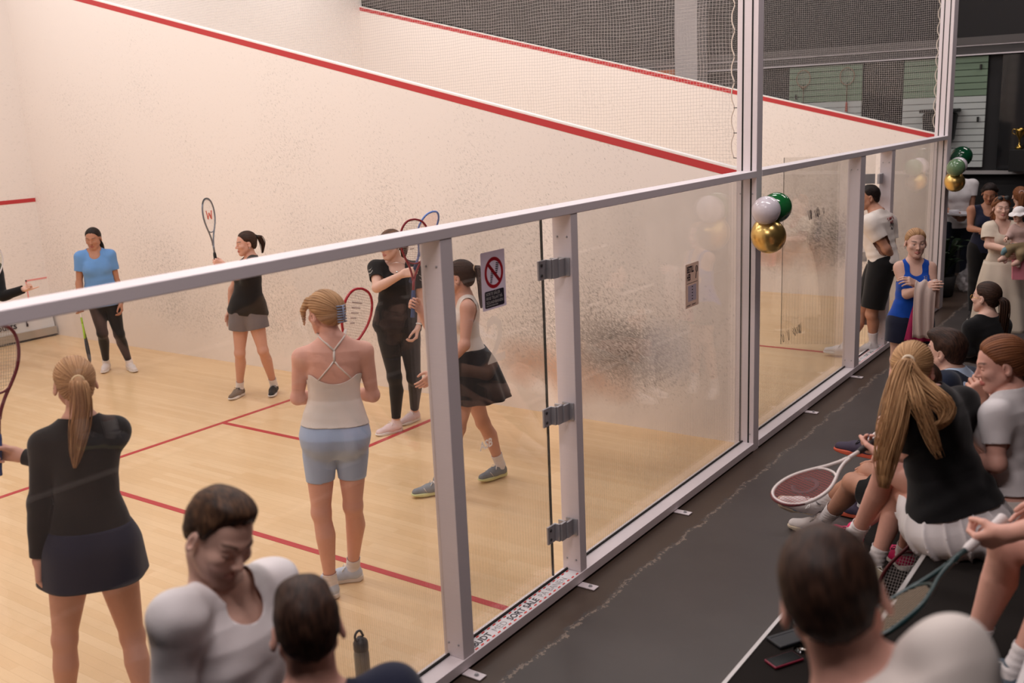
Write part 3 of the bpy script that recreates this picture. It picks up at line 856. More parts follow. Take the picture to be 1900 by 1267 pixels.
        o3 = new(N, 'ShaderNodeMapRange'); o3.inputs['From Min'].default_value = .4; o3.inputs['From Max'].default_value = 1.1; o3.inputs['To Min'].default_value = .5; o3.inputs['To Max'].default_value = 0; L.new(math_(N, L, 'ADD', r3, math_(N, L, 'MULTIPLY', math_(N, L, 'SUBTRACT', bl.outputs['Fac'], .5), 1.2)), o3.inputs['Value'])
        c = mixc(N, L, o3.outputs[0], c, (206, 206, 214))
    L.new(c, b.inputs['Base Color'])
    return m

WALL = (238, 229, 223)
wall_side_m = wall_mat('court_wall_worn', WALL, 1.0, (1.02, .66, .52, .30))
wall_front_m = wall_mat('court_wall_front', WALL, .4)
wall_far_m = wall_mat('court_wall_second', WALL, .8, (1.3, .8, .6, .4))
wood = mat('maple_boards', (228, 184, 132), .30, spec=.45); N, L, b = nodes(wood)
tc = new(N, 'ShaderNodeTexCoord'); mp = new(N, 'ShaderNodeMapping'); mp.inputs['Rotation'].default_value = (0, 0, math.pi/2); L.new(tc.outputs['Object'], mp.inputs['Vector'])
br = new(N, 'ShaderNodeTexBrick', Scale=1.0); br.inputs['Brick Width'].default_value = .9; br.inputs['Row Height'].default_value = .062; br.inputs['Mortar Size'].default_value = .0007; br.inputs['Color1'].default_value = col(238, 206, 162); br.inputs['Color2'].default_value = col(225, 188, 140); br.inputs['Mortar'].default_value = col(180, 138, 92); br.offset = .37; L.new(mp.outputs[0], br.inputs['Vector'])
mp2 = new(N, 'ShaderNodeMapping'); mp2.inputs['Scale'].default_value = (26, 1.6, 1); L.new(tc.outputs['Object'], mp2.inputs['Vector'])
gr = new(N, 'ShaderNodeTexNoise', Scale=2.2, Detail=5.); L.new(mp2.outputs[0], gr.inputs['Vector'])
big = new(N, 'ShaderNodeTexNoise', Scale=.7, Detail=2.); L.new(tc.outputs['Object'], big.inputs['Vector'])
g2 = math_(N, L, 'MULTIPLY', gr.outputs['Fac'], .42)
c1 = mixc(N, L, g2, br.outputs['Color'], (212, 168, 118)); c2 = mixc(N, L, math_(N, L, 'MULTIPLY', big.outputs['Fac'], .35), c1, (244, 214, 174)); L.new(c2, b.inputs['Base Color'])

vinyl = mat('grey_corridor_paint', (96, 92, 92), .42, spec=.4); N, L, b = nodes(vinyl)
tc = new(N, 'ShaderNodeTexCoord'); sx = new(N, 'ShaderNodeSeparateXYZ'); L.new(tc.outputs['Object'], sx.inputs[0])
n1 = new(N, 'ShaderNodeTexNoise', Scale=3., Detail=6., Roughness=.7); L.new(tc.outputs['Object'], n1.inputs['Vector'])
n2 = new(N, 'ShaderNodeTexNoise', Scale=30., Detail=4., Roughness=.7); L.new(tc.outputs['Object'], n2.inputs['Vector'])
base_c = mixc(N, L, n1.outputs['Fac'], (68, 63, 62), (82, 76, 74))
yy = math_(N, L, 'ADD', sx.outputs[1], math_(N, L, 'ADD', math_(N, L, 'MULTIPLY', math_(N, L, 'SUBTRACT', n1.outputs['Fac'], .5), .20), math_(N, L, 'MULTIPLY', math_(N, L, 'SUBTRACT', n2.outputs['Fac'], .5), .10)))
m1 = new(N, 'ShaderNodeMapRange'); m1.inputs['From Min'].default_value = -.425; m1.inputs['From Max'].default_value = -.405; L.new(yy, m1.inputs['Value'])
cc = mixc(N, L, m1.outputs[0], base_c, (74, 60, 51))
edge = math_(N, L, 'LESS_THAN', math_(N, L, 'ABSOLUTE', math_(N, L, 'ADD', yy, .43)), .012)
fl = math_(N, L, 'MULTIPLY', edge, math_(N, L, 'GREATER_THAN', n2.outputs['Fac'], .5))
cc = mixc(N, L, math_(N, L, 'MULTIPLY', fl, .7), cc, (150, 134, 120)); L.new(cc, b.inputs['Base Color'])

alu = mat('brushed_aluminium', (232, 222, 225), .42, metal=.0, spec=.5, noise=.04, nscale=12, stretch=(1, 1, 30))
alu_bright = mat('satin_steel', (178, 176, 180), .32, metal=.25)
gasket = mat('black_gasket', (22, 20, 20), .7)
red_line = mat('red_line_paint', (188, 50, 54), .5)
pink_line = mat('faded_red_tape', (232, 150, 146), .6)
lit_edge_white = mat('lit_top_edge_white', (246, 243, 240), .4)  # whiter than the wall: the lit top edge put into its colour
carpet = mat('dark_carpet', (37, 33, 31), .95, spec=.1, noise=.35, nscale=180, bump=.3, bscale=400)
hall_dark = mat('charcoal_wall_paint', (38, 36, 37), .6, spec=.3, noise=.06, nscale=3)
ceil_m = mat('dark_ceiling', (58, 54, 53), .9)
ink = mat('dark_navy_print', (34, 28, 44), .55)
def translucent(m, k=.45):
    N, L, b = nodes(m); t = new(N, 'ShaderNodeBsdfTranslucent'); t.inputs[0].default_value = b.inputs['Base Color'].default_value
    x = new(N, 'ShaderNodeMixShader'); x.inputs[0].default_value = k; L.new(b.outputs[0], x.inputs[1]); L.new(t.outputs[0], x.inputs[2]); L.new(x.outputs[0], N['Material Output'].inputs['Surface']); return m
paper = translucent(mat('white_print_film', (234, 228, 240), .5))
white_print = translucent(mat('white_letter_film', (240, 234, 230), .6), .5)
black = mat('black_plastic', (20, 20, 21), .4)

glass = bpy.data.materials.new('court_glass'); glass.use_nodes = True; MATS['court_glass'] = glass
nt = glass.node_tree; N, L = nt.nodes, nt.links; N.remove(N['Principled BSDF'])
tr = new(N, 'ShaderNodeBsdfTransparent'); tr.inputs[0].default_value = (.975, .972, .965, 1)
gl = new(N, 'ShaderNodeBsdfGlossy', Roughness=.0); fr = new(N, 'ShaderNodeFresnel'); gb = new(N, 'ShaderNodeNewGeometry'); L.new(math_(N, L, 'SUBTRACT', 1.5, math_(N, L, 'MULTIPLY', gb.outputs['Backfacing'], .83333)), fr.inputs['IOR'])
mx = new(N, 'ShaderNodeMixShader'); L.new(fr.outputs[0], mx.inputs[0]); L.new(tr.outputs[0], mx.inputs[1]); L.new(gl.outputs[0], mx.inputs[2])
# dust film and the fine vertical wires printed in the lower part
df = new(N, 'ShaderNodeBsdfDiffuse'); df.inputs[0].default_value = col(214, 196, 186)
tc = new(N, 'ShaderNodeTexCoord'); sx = new(N, 'ShaderNodeSeparateXYZ'); L.new(tc.outputs['Object'], sx.inputs[0])
fx = math_(N, L, 'FRACT', math_(N, L, 'DIVIDE', sx.outputs[0], .026))
ln = math_(N, L, 'LESS_THAN', fx, .085)
zf = new(N, 'ShaderNodeMapRange'); zf.inputs['From Min'].default_value = .42; zf.inputs['From Max'].default_value = .66; zf.inputs['To Min'].default_value = .30; zf.inputs['To Max'].default_value = 0; L.new(sx.outputs[2], zf.inputs['Value'])
ds = new(N, 'ShaderNodeTexNoise', Scale=2.2, Detail=4.); L.new(tc.outputs['Object'], ds.inputs['Vector'])
dust = new(N, 'ShaderNodeMapRange'); dust.inputs['From Min'].default_value = .35; dust.inputs['From Max'].default_value = .8; dust.inputs['To Min'].default_value = .015; dust.inputs['To Max'].default_value = .075; L.new(ds.outputs['Fac'], dust.inputs['Value'])
ff = math_(N, L, 'ADD', math_(N, L, 'MULTIPLY', ln, zf.outputs[0]), dust.outputs[0])
mx2 = new(N, 'ShaderNodeMixShader'); L.new(ff, mx2.inputs[0]); L.new(mx.outputs[0], mx2.inputs[1]); L.new(df.outputs[0], mx2.inputs[2])
L.new(mx2.outputs[0], N['Material Output'].inputs['Surface'])

def net_mat(name, cell, thick, c, ax):
    m = bpy.data.materials.new(name); m.use_nodes = True; nt = m.node_tree; N, L = nt.nodes, nt.links; b = N['Principled BSDF']
    b.inputs['Base Color'].default_value = col(c); b.inputs['Roughness'].default_value = .7
    tc = new(N, 'ShaderNodeTexCoord'); wv = new(N, 'ShaderNodeTexNoise', Scale=1.6); L.new(tc.outputs['Object'], wv.inputs['Vector'])
    sx = new(N, 'ShaderNodeSeparateXYZ'); L.new(tc.outputs['Object'], sx.inputs[0])
    o = []
    for k in ax:
        w = math_(N, L, 'ADD', sx.outputs[k], math_(N, L, 'MULTIPLY', wv.outputs['Fac'], .06))
        o.append(math_(N, L, 'LESS_THAN', math_(N, L, 'FRACT', math_(N, L, 'DIVIDE', w, cell)), thick/cell))
    a = math_(N, L, 'MAXIMUM', o[0], o[1]); t = new(N, 'ShaderNodeBsdfTransparent'); mx = new(N, 'ShaderNodeMixShader')
    L.new(a, mx.inputs[0]); L.new(t.outputs[0], mx.inputs[1]); L.new(b.outputs[0], mx.inputs[2]); L.new(mx.outputs[0], N['Material Output'].inputs['Surface'])
    MATS[name] = m; return m
net_m = net_mat('white_net', .026, .0020, (196, 187, 183), (1, 2))
clear = mat('clear_glass', (250, 250, 250), .02, trans=1.0)

# ------------------------------------------------------------------ the setting
X2 = 6.45
def S(o): o['kind'] = 'structure'; return o
S(MB().box((-6.4, -.09, -.06), (X2, 9.75, 0)).build('floor_court', wood))
S(MB().box((-9.5, -3.8, -.06), (9.0, -.09, -.002)).build('floor_corridor', vinyl))
S(MB().box((X2+.06, -.09, -.06), (9.0, 12.5, -.002)).build('floor_hall', vinyl))
ZB, ZF = 2.155, 4.60
def side_wall(name, x0, x1, m):
    return S(MB().prism([(x0, -.06, 0), (x0, 9.75, 0), (x0, 9.75, ZF), (x0, -.06, ZB)], (x1-x0, 0, 0)).build(name, m))
side_wall('wall_divider', 0, .06, wall_side_m)
side_wall('wall_right', X2, X2+.06, wall_far_m)
S(MB().box((-6.46, -.06, 0), (-6.4, 9.75, 5.6)).build('wall_left', wall_front_m))
S(MB().box((-6.46, 9.75, 0), (X2+.06, 9.85, 6.2)).build('wall_front', wall_front_m))
S(MB().box((9.0, -3.8, -.06), (9.15, 12.5, 7)).build('wall_east', hall_dark))
S(MB().box((X2+.06, 12.5, -.06), (9.1, 12.6, 7)).build('wall_north', hall_dark))
S(MB().box((-9.6, -3.9, -.06), (9.1, -3.8, 7)).build('wall_back', hall_dark))
S(MB().box((-9.6, -3.8, -.06), (-9.5, 12.5, 7)).build('wall_west', hall_dark))
S(MB().box((-9.6, -3.9, 7), (9.15, 12.6, 7.1)).build('ceiling', ceil_m))

# painted lines
def strip_on_slope(name, x, m, z_off, hgt, parent=None, y0=-.05, y1=9.75):
    sl = (ZF-ZB)/9.81; z = lambda y: ZB+(y+.06)*sl-z_off
    return S(MB().prism([(x, y0, z(y0)), (x, y1, z(y1)), (x, y1, z(y1)-hgt), (x, y0, z(y0)-hgt)], (-.002, 0, 0)).build(name, m))
strip_on_slope('trim_1', 0, red_line, .006, .058)
strip_on_slope('trim_2', X2, red_line, .006, .058)
sl = (ZF-ZB)/9.81
for i, x0 in enumerate((0, X2)):
    S(MB().prism([(x0-.001, -.06, ZB), (x0-.001, 9.75, ZF), (x0-.001, 9.75, ZF+.012), (x0-.001, -.06, ZB+.012)], (.062, 0, 0)).build('trim_%d' % (3+i), lit_edge_white))
def floor_line(name, a, b, w=.05, z=.0015):
    a = np.array(a, float); b = np.array(b, float); d = nrm(b-a); n = np.array([-d[1], d[0]])*w/2
    return S(MB().prism([(*(a+n), z-.001), (*(a-n), z-.001), (*(b-n), z-.001), (*(b+n), z-.001)], (0, 0, .001)).build(name, red_line))
for k, ox in enumerate((0, X2)):
    sgn = 6+5*k
    floor_line('trim_%d' % sgn, (ox-6.4+.01, 4.285), (ox-.01, 4.285)); floor_line('trim_%d' % (sgn+1), (ox-3.2, -.08), (ox-3.2, 4.26))
    floor_line('trim_%d' % (sgn+2), (ox-1.63, 2.6), (ox-1.63, 4.26)); floor_line('trim_%d' % (sgn+3), (ox-1.65, 2.606), (ox-.01, 2.606))
S(MB().box((-6.39, 9.746, 1.785), (-.002, 9.75, 1.835)).build('trim_16', red_line))
S(MB().box((.07, 9.746, 1.785), (X2-.002, 9.75, 1.835)).build('trim_17', red_line))
fr_ = MB(); fr_.box((-.30, 9.747, .765), (-.002, 9.75, .785)); fr_.box((-.30, 9.747, .49), (-.282, 9.75, .785)); S(fr_.build('trim_18', pink_line))
# tin along the foot of the front wall
tin = empty('tin_board', (-3.2, 9.7, 0), 'pale metal tin board along the foot of the front wall reading courts', 'board')
MB().prism([(-6.38, 9.748, .47), (-6.38, 9.70, .45), (-6.38, 9.655, .13), (-6.38, 9.748, .13)], (6.34, 0, 0)).build('upper_panel', mat('tin_grey', (214, 214, 216), .45, spec=.4), tin)
MB().box((-6.38, 9.63, .03), (-.03, 9.748, .13)).build('lower_panel', mat('tin_beige', (168, 158, 146), .5), tin)
MB().box((-6.38, 9.65, .001), (-.04, 9.74, .03)).build('rubber_foot', black, tin)
V, F = text_mesh('courts', .125, (-.875, 9.652, .195), (1, 0, 0), (0, .155, .988), bold=.002)
mesh('lettering', V, F, ink, tin, smooth=False)
bl = MB(); bl.box((-.415, 9.66, .22), (-.407, 9.668, .31)); bl.obox((-.411, 9.655, .215), (1, 0, 0), (0, 1, 0), (0, 0, 1), .012, .004, .02); bl.build('emblem', ink, tin)

# hall behind: rail, window ledge, slat panels
S(MB().box((8.90, -3.7, 3.21), (9.0, 12, 3.33)).build('trim_19', mat('shutter_box', (66, 62, 62), .5)))
S(MB().box((8.87, -3.7, 3.34), (9.0, 12, 3.45)).build('trim_20', mat('shutter_grey', (86, 81, 80), .45)))
S(MB().box((8.88, -3.7, 3.325), (8.99, 12, 3.345)).build('trim_21', alu)); S(MB().box((8.885, -3.7, 3.195), (8.99, 12, 3.212)).build('trim_22', alu))
S(MB().box((8.86, -3.7, 1.50), (9.0, 1.2, 1.545)).build('trim_23', mat('ledge_white', (170, 164, 162), .5)))
slat_w = mat('slatwall_white', (196, 200, 196), .45); slat_reflect = mat('slatwall_green_reflection', (118, 140, 116), .45)  # green on the upper slats is a pane reflection put into the colour
def slat(y0, y1, label, n=17, z0=1.60, z1=3.19, split=2.62):
    r = empty('slatwall_display', (8.97, (y0+y1)/2, z0), label, 'panel', 'slat panels on the hall wall')
    a = MB(); g = MB(); h = (z1-z0)/n
    for i in range(n):
        za, zb = z0+i*h, z0+(i+1)*h-.010
        (g if (za+zb)/2 > split else a).box((8.945, y0, za), (8.985, y1, zb))
    a.build('white_slat', slat_w, r); g.build('reflection_slat', slat_reflect, r)
    MB().box((8.975, y0, z0), (8.995, y1, z1)).build('backing', mat('slat_groove', (60, 60, 58), .8), r)
slat(1.69, 2.84, 'slatted wall panel with two badminton rackets, white below, painted green reflection above')
slat(-.09, 1.07, 'slatted wall panel behind the second tall corner post, white below, painted green reflection above')
S(MB().box((8.96, -1.5, 1.56), (8.995, -.28, 3.18)).build('window_1', mat('dark_window', (30, 31, 33), .08, spec=.6)))
S(MB().box((8.975, 1.1, 1.56), (8.995, 1.66, 3.18)).build('window_2', MATS['dark_window']))
col_ = S(MB().box((8.45, 4.22, 0), (8.85, 4.62, 7)).build('pillar_hall', mat('pillar_white', (198, 188, 186), .6)))
tag(MB().box((8.60, 4.70, 3.12), (8.95, 5.25, 3.26)).build('shelf_bin', mat('orange_plastic', (200, 104, 44), .5), bevel=.01), 'small orange box beside the white pillar, beyond the second court', 'box')
tag(MB().box((8.55, 4.66, 3.06), (8.99, 5.6, 3.12)).build('wall_shelf', hall_dark), 'dark wall shelf carrying the orange box by the pillar', 'shelf')

# ------------------------------------------------------------------ glass front
def post(name, x0, x1, y0, y1, z0, z1, label, group=None, grooves=(), screws=True, z_screw=(.14, 2.0)):
    r = empty(name, ((x0+x1)/2, (y0+y1)/2, z0), label, 'post', group)
    MB().box((x0, y0, z0), (x1, y1, z1)).build('profile', alu, r, bevel=.003)
    if grooves:
        for yg in grooves: MB().box((x0-.0015, yg-.006, z0+.001), (x0+.004, yg+.006, z1-.001)).build('gasket', gasket, r)
    if screws:
        for z in z_screw:
            for y in (y0+.03, y1-.03):
                s = MB(); s.lathe((x0-.004, y, z), [(.001, 0), (.005, .001), (.006, .004)], (1, 0, 0), 10); s.build('screw', alu_bright, r, smooth=True)
    return r
FY0, FY1 = -.215, -.095
post('door_post', -3.835, -3.748, FY0, FY1, .0685, 2.1205, 'light metal post with a lock plate, left of the door with the ban sign')
post('door_post', -2.736, -2.668, FY0, FY1, .0685, 2.1205, 'light metal post carrying three hinges, right of the glass door with the red ban sign')
post('corner_post', -.14, -.035, FY0, -.058, .0, 6.9, 'tall light metal post with dark grooves, beside the white, green and gold balloons', grooves=(-.103, -.172))
post('door_post', 2.46, 2.615, FY0, FY1, .0685, 2.1205, 'light metal post left of the open doorway with the man in printed tee')
post('door_post', 3.54, 3.665, FY0, FY1, .0685, 2.1205, 'light metal post behind the man in the white printed tee, with one hinge')
post('corner_post', 6.03, 6.235, FY0, -.058, .0, 6.9, 'tall light metal post with dark grooves at the far end, by the sage balloon', grooves=(-.103, -.172))
post('corner_post', -6.46, -6.35, FY0, -.058, .068, 6.9, 'tall light metal post outside the frame at the near end of the glass front', screws=False)
def rail(x0, x1, label):
    r = empty('top_rail', ((x0+x1)/2, -.15, 2.085), label, 'rail')
    MB().box((x0, FY0-.003, 2.121), (x1, -.085, 2.168)).build('profile', alu, r, bevel=.003)
rail(-6.35, -.14, 'long light metal rail along the top of the nearer glass front'); rail(-.035, 6.03, 'light metal rail along the top of the farther glass front beyond the tall post')
def sill(x0, x1, label, brk):
    r = empty('bottom_rail', ((x0+x1)/2, -.15, .012), label, 'rail')
    MB().box((x0, FY0-.005, .014), (x1, -.09, .068)).build('profile', alu, r, bevel=.002)
    MB().box((x0+.01, FY0+.02, -.001), (x1-.01, -.1, .014)).build('gap_shadow', gasket, r)  # black strip filling the gap below the rail, standing in for its shadow
    MB().box((x0, -.128, .068), (x1, -.119, .080)).build('glazing_strip', gasket, r)
    for x in brk:
        b = MB(); b.box((x-.028, -.325, .0), (x+.028, -.20, .007)); o = b.build('floor_bracket', alu, r, bevel=.002)
        q = MB(); q.lathe((x, -.285, .007), [(.013, 0), (.013, .003), (.008, .003), (.008, .010), (.001, .010)], n=8); q.build('bolt', alu_bright, o)
sill(-6.35, -.14, 'light metal bottom rail under the nearer glass front with floor brackets', (-5.2, -3.83, -2.75, -1.51)); sill(-.035, 6.03, 'light metal bottom rail under the farther glass front with floor brackets', (1.06, 2.38, 4.6))
GY = -.118
def pane(x0, x1, label, z0=.0685, z1=2.1205, t=.012, name='glass_pane'):
    return tag(MB().box((x0, GY, z0), (x1, GY+t, z1)).build(name, glass), label, 'glass')
pane(-6.345, -3.838, 'clear glass pane of the court front, left of the door post with the lock plate')
pane(-2.666, -.143, 'clear glass pane with the black and white notice, left of the tall post with balloons')
pane(-.033, 2.457, 'clear glass pane with dark scribbles, right of the tall post with balloons')
pane(3.668, 6.028, 'clear glass pane at the far end of the front, behind the blue singlet')
# glass doors
edge_m = mat('dark_glass_edge', (46, 52, 50), .2)
d1 = empty('door_1', (-2.80, -.11, .08)); d1['kind'] = 'structure'
MB().box((-3.742, GY, .082), (-2.872, GY+.012, 2.113)).build('door_glass', glass, d1)
MB().box((-2.872, GY-.001, .082), (-2.867, GY+.013, 2.113)).build('glass_edge', edge_m, d1)
for z in (1.84, 1.03, .345):
    h = MB(); h.box((-2.93, GY-.012, z-.052), (-2.858, GY, z+.052)); h.box((-2.858, GY-.04, z-.052), (-2.846, GY, z+.052)); h.box((-2.846, GY-.05, z-.052), (-2.79, GY-.035, z+.052))
    h.box((-2.80, GY-.05, z-.052), (-2.79, GY+.005, z+.052)); h.box((-2.80, GY-.06, z-.048), (-2.737, GY-.045, z+.048)); h.box((-2.744, GY-.085, z-.05), (-2.737, GY-.01, z+.05))
    ho = h.build('hinge', alu_bright, d1, bevel=.002)
    for dz in (-.028, .028):
        q = MB(); q.lathe((-2.905, GY-.012, z+dz), [(.009, 0), (.009, .004), (.001, .005)], (0, -1, 0), 10); q.build('screw', mat('dark_steel', (90, 86, 86), .35, metal=.8), ho, smooth=True)
lk = MB(); lk.box((-3.752, GY-.02, 1.0), (-3.66, GY-.012, 1.095)); lo = lk.build('lock_plate', alu_bright, d1, bevel=.002)
for (x, z) in ((-3.71, 1.03), (-3.685, 1.065)):
    q = MB(); q.lathe((x, GY-.02, z), [(.011, 0), (.011, .006), (.006, .012), (.001, .012)], (0, -1, 0), 12); q.build('bolt', alu_bright, lo, smooth=True)
# open door of the second court, swung inwards
d2 = empty('door_2', (3.47, -.10, .08)); d2['kind'] = 'structure'
a = np.array([3.47, -.07]); bb = np.array([3.08, .755]); dd = nrm(bb-a); nn = np.array([-dd[1], dd[0]])*.006
P = [(*(a+nn), .085), (*(a-nn), .085), (*(bb-nn), .085), (*(bb+nn), .085)]
MB().prism(P, (0, 0, 2.0)).build('door_glass', glass, d2)
P = [(*(bb+nn*1.1), .085), (*(bb-nn*1.1), .085), (*(bb-nn*1.1+dd*.006), .085), (*(bb+nn*1.1+dd*.006), .085)]
MB().prism(P, (0, 0, 2.0)).build('glass_edge', edge_m, d2)
for z in (1.84, 1.03, .345):
    h = MB(); h.box((3.42, -.13, z-.05), (3.545, -.105, z+.05)); h.obox((*(a+dd*.06), z), (*dd, 0), (*nn, 0), (0, 0, 1), .06, .012, .05); h.build('hinge', alu_bright, d2, bevel=.002)

# notices, numbers, marks on the glass
def sign_xz(x, z, y=GY-.0015): return np.array([x, y, z])
sg = empty('ban_sign', (-3.32, GY-.001, 1.71), 'white sign with a red ban ring over a shoe sole, on the glass door', 'sign')
def rrect(x0, x1, z0, z1, r, y, n=5):
    P = []
    for cx, cz, a0 in ((x1-r, z1-r, 0), (x0+r, z1-r, 90), (x0+r, z0+r, 180), (x1-r, z0+r, 270)):
        for k in range(n+1):
            t = math.radians(a0+90*k/n); P.append((cx+r*math.cos(t), y, cz+r*math.sin(t)))
    return P
Y0 = GY-.0012
MB().prism(rrect(-3.418, -3.218, 1.712, 2.0, .008, Y0), (0, .001, 0)).build('board', paper, sg)
RC = (-3.314, 1.892); RO, RI = .078, .060
rg = MB(); n = 48
ring = lambda r, y: [(RC[0]+r*math.cos(2*math.pi*k/n), y, RC[1]+r*math.sin(2*math.pi*k/n)) for k in range(n)]
rg.add(ring(RO, Y0-.0008)+ring(RI, Y0-.0008), [(k, (k+1) % n, n+(k+1) % n, n+k) for k in range(n)])
rg.obox((RC[0], Y0-.0008, RC[1]), (1, 0, -1), (0, 1, 0), (1, 0, 1), .066, .0003, .009); rg.build('ban_ring', translucent(mat('sign_red', (200, 34, 50), .5), .4), sg)
so = MB()
for cx, cz, an, sc in ((-3.290, 1.905, .25, 1.0), (-3.335, 1.868, .25, .9)):
    up = np.array([math.sin(an), 0, math.cos(an)]); rt = np.array([math.cos(an), 0, -math.sin(an)]); c = np.array([cx, Y0-.0005, cz])
    for k in range(9):
        v = -.038+.0095*k; w = (.012 if k > 3 else .009)*sc*(1 if k not in (0, 8) else .6)
        so.poly([c+up*v*sc-rt*w, c+up*v*sc+rt*w, c+up*(v+.006)*sc+rt*w, c+up*(v+.006)*sc-rt*w])
so.build('shoe_sole_print', ink, sg)
MB().prism(rrect(-3.398, -3.236, 1.722, 1.806, .008, Y0-.0006), (0, .0004, 0)).build('text_field', ink, sg)
for t, z, s_ in (('SORTE SÅLER', 1.784, .0205), ('IKKE TILLAT PÅ', 1.763, .0205), ('SQUASHBANEN', 1.742, .0205), ('IKKE-AVSETTENDE SÅLER', 1.730, .0085)):
    V, F = text_mesh(t, s_, (-3.388, Y0-.0012, z), (1, 0, 0), (0, 0, 1), bold=.0006, squash=.96 if s_ > .01 else 1.0); mesh('lettering', V, F, white_print, sg, smooth=False)
nm = empty('court_number', (-3.31, GY-.001, 1.45), 'frosted numeral 2 stuck on the glass door below the ban sign', 'number')
V, F = text_mesh('2', .33, (-3.405, GY-.001, 1.445), (1, 0, 0), (0, 0, 1), bold=.004)
frost = bpy.data.materials.new('frosted_film'); frost.use_nodes = True; N, L = frost.node_tree.nodes, frost.node_tree.links
fb = N['Principled BSDF']; fb.inputs['Base Color'].default_value = col(228, 220, 214); fb.inputs['Roughness'].default_value = .6; translucent(frost, .6); fb_ = [n for n in N if n.type == 'MIX_SHADER'][0]
t_ = new(N, 'ShaderNodeBsdfTransparent'); m_ = new(N, 'ShaderNodeMixShader'); m_.inputs[0].default_value = .5; L.new(t_.outputs[0], m_.inputs[1]); L.new(fb_.outputs[0], m_.inputs[2]); L.new(m_.outputs[0], N['Material Output'].inputs['Surface'])
mesh('numeral', V, F, frost, nm, smooth=False)
dc = empty('door_decal', (-3.43, GY-.001, 1.02), 'white ASB lettering stuck low on the glass door by the lock', 'decal')
V, F = text_mesh('ASB', .062, (-3.497, GY-.001, 1.02), (1, 0, 0), (0, 0, 1), bold=.0016); mesh('lettering', V, F, white_print, dc, smooth=False)
po = empty('notice', (-1.04, GY-.001, 1.31), 'narrow grey notice with black heading and white timetable on the glass', 'notice')
MB().prism(rrect(-1.142, -.935, 1.31, 1.612, .002, Y0), (0, .001, 0)).build('sheet', translucent(mat('notice_grey', (220, 204, 196), .6), .6), po)
for t, z in (('BESTILL', 1.552), ('HER', 1.500)):
    V, F = text_mesh(t, .060, (-1.122, Y0-.001, z), (1, 0, 0), (0, 0, 1), bold=.003, squash=.52); mesh('heading', V, F, ink, po, smooth=False)
rk = MB(); rk.tube([(-.972+.012*math.cos(t), Y0-.001, 1.565+.022*math.sin(t)) for t in np.linspace(0, 6.28, 14)], .004, 4, flat=.1); rk.tube([(-.975, Y0-.001, 1.543), (-.985, Y0-.001, 1.50)], .003, 4); rk.build('racket_print', ink, po)
MB().box((-1.122, Y0-.0008, 1.476), (-.955, Y0-.0002, 1.479)).build('rule', ink, po)
MB().box((-1.105, Y0-.0008, 1.352), (-.975, Y0-.0002, 1.462)).build('table_field', paper, po)
dt = MB()
for k in range(5): dt.box((-1.045, Y0-.0013, 1.362+.021*k), (-1.030, Y0-.0008, 1.370+.021*k))
dt.build('table_print', ink, po)
for k, x in enumerate((-1.12, -1.04)):
    dq = MB(); 
    for j in range(6): dq.obox((x+.010*j, Y0-.001, 1.325+.003*(j % 2)), (1, 0, .3), (0, 1, 0), (0, 0, 1), .0035, .0002, .005-.002*(j % 2))
    dq.build('small_print', ink, po)
for nmb, lab, x0, z0, L_ in ((0, 'dark handwritten scribble low on the glass right of the tall post', .72, .70, .45), (1, 'dark handwritten scribble at head height on the glass right of the tall post', 1.30, 1.67, .50)):
    hw = empty('handwriting', (x0, GY, z0), lab, 'writing'); s_ = MB(); rng = random.Random(5+nmb); x = x0
    while x < x0+L_:
        h = rng.uniform(.02, .05); w = rng.uniform(.015, .04); gap = rng.choice((-.03, -.02, .06))
        s_.tube([(x+w*math.sin(t*2), GY-.002, z0+h*math.cos(t*3)+.02) for t in np.linspace(0, 2.2, 9)], .0018, 4); x += w*2+gap
        if gap > 0 or x >= x0+L_: s_.build('lettering', ink, hw); s_ = MB()
def threshold(x0, x1, label, first=True):
    r = empty('threshold_sticker', ((x0+x1)/2, -.16, .068), label, 'sticker')
    MB().box((x0, -.212, .0682), (x1, -.130, .0692)).build('film', mat('sticker_white', (226, 222, 224), .5), r)
    n = 21; w = (x1-x0)/n
    for y in (-.206, -.1385):
        b = MB()
        for k in range(n):
            xx = x0+(k+.25)*w; b.poly([(xx, y-.004, .0697), (xx+w*.5, y-.004, .0697), (xx+w*.62, y+.006, .0697), (xx+w*.12, y+.006, .0697)])
        b.build('check_print', mat('sticker_red', (214, 52, 48), .5), r)
    x = x0-.065; y = -.1915
    for t, k in (('FORBUDT', 1), ('MED', 0), ('SORT SÅLE', 1), ('PÅ BANEN', 0)):
        V, F = text_mesh(t, .055, (x, y, .0701), (1, 0, 0), (0, 1, 0), bold=.0012 if k else -.0006); V = np.array(V)
        wd = V[:, 0].max()-x
        if t == 'FORBUDT':
            V, F = clip(V, F, (x0+.004)-V[:, 0])
        mesh('lettering', V, F, ink if k else mat('sticker_grey', (150, 146, 150), .6), r, smooth=False); x += wd+.028
threshold(-3.745, -2.74, 'white threshold sticker with red checks and black capitals under the glass door')
threshold(2.62, 3.535, 'white threshold sticker with red checks under the shoes in the open doorway')

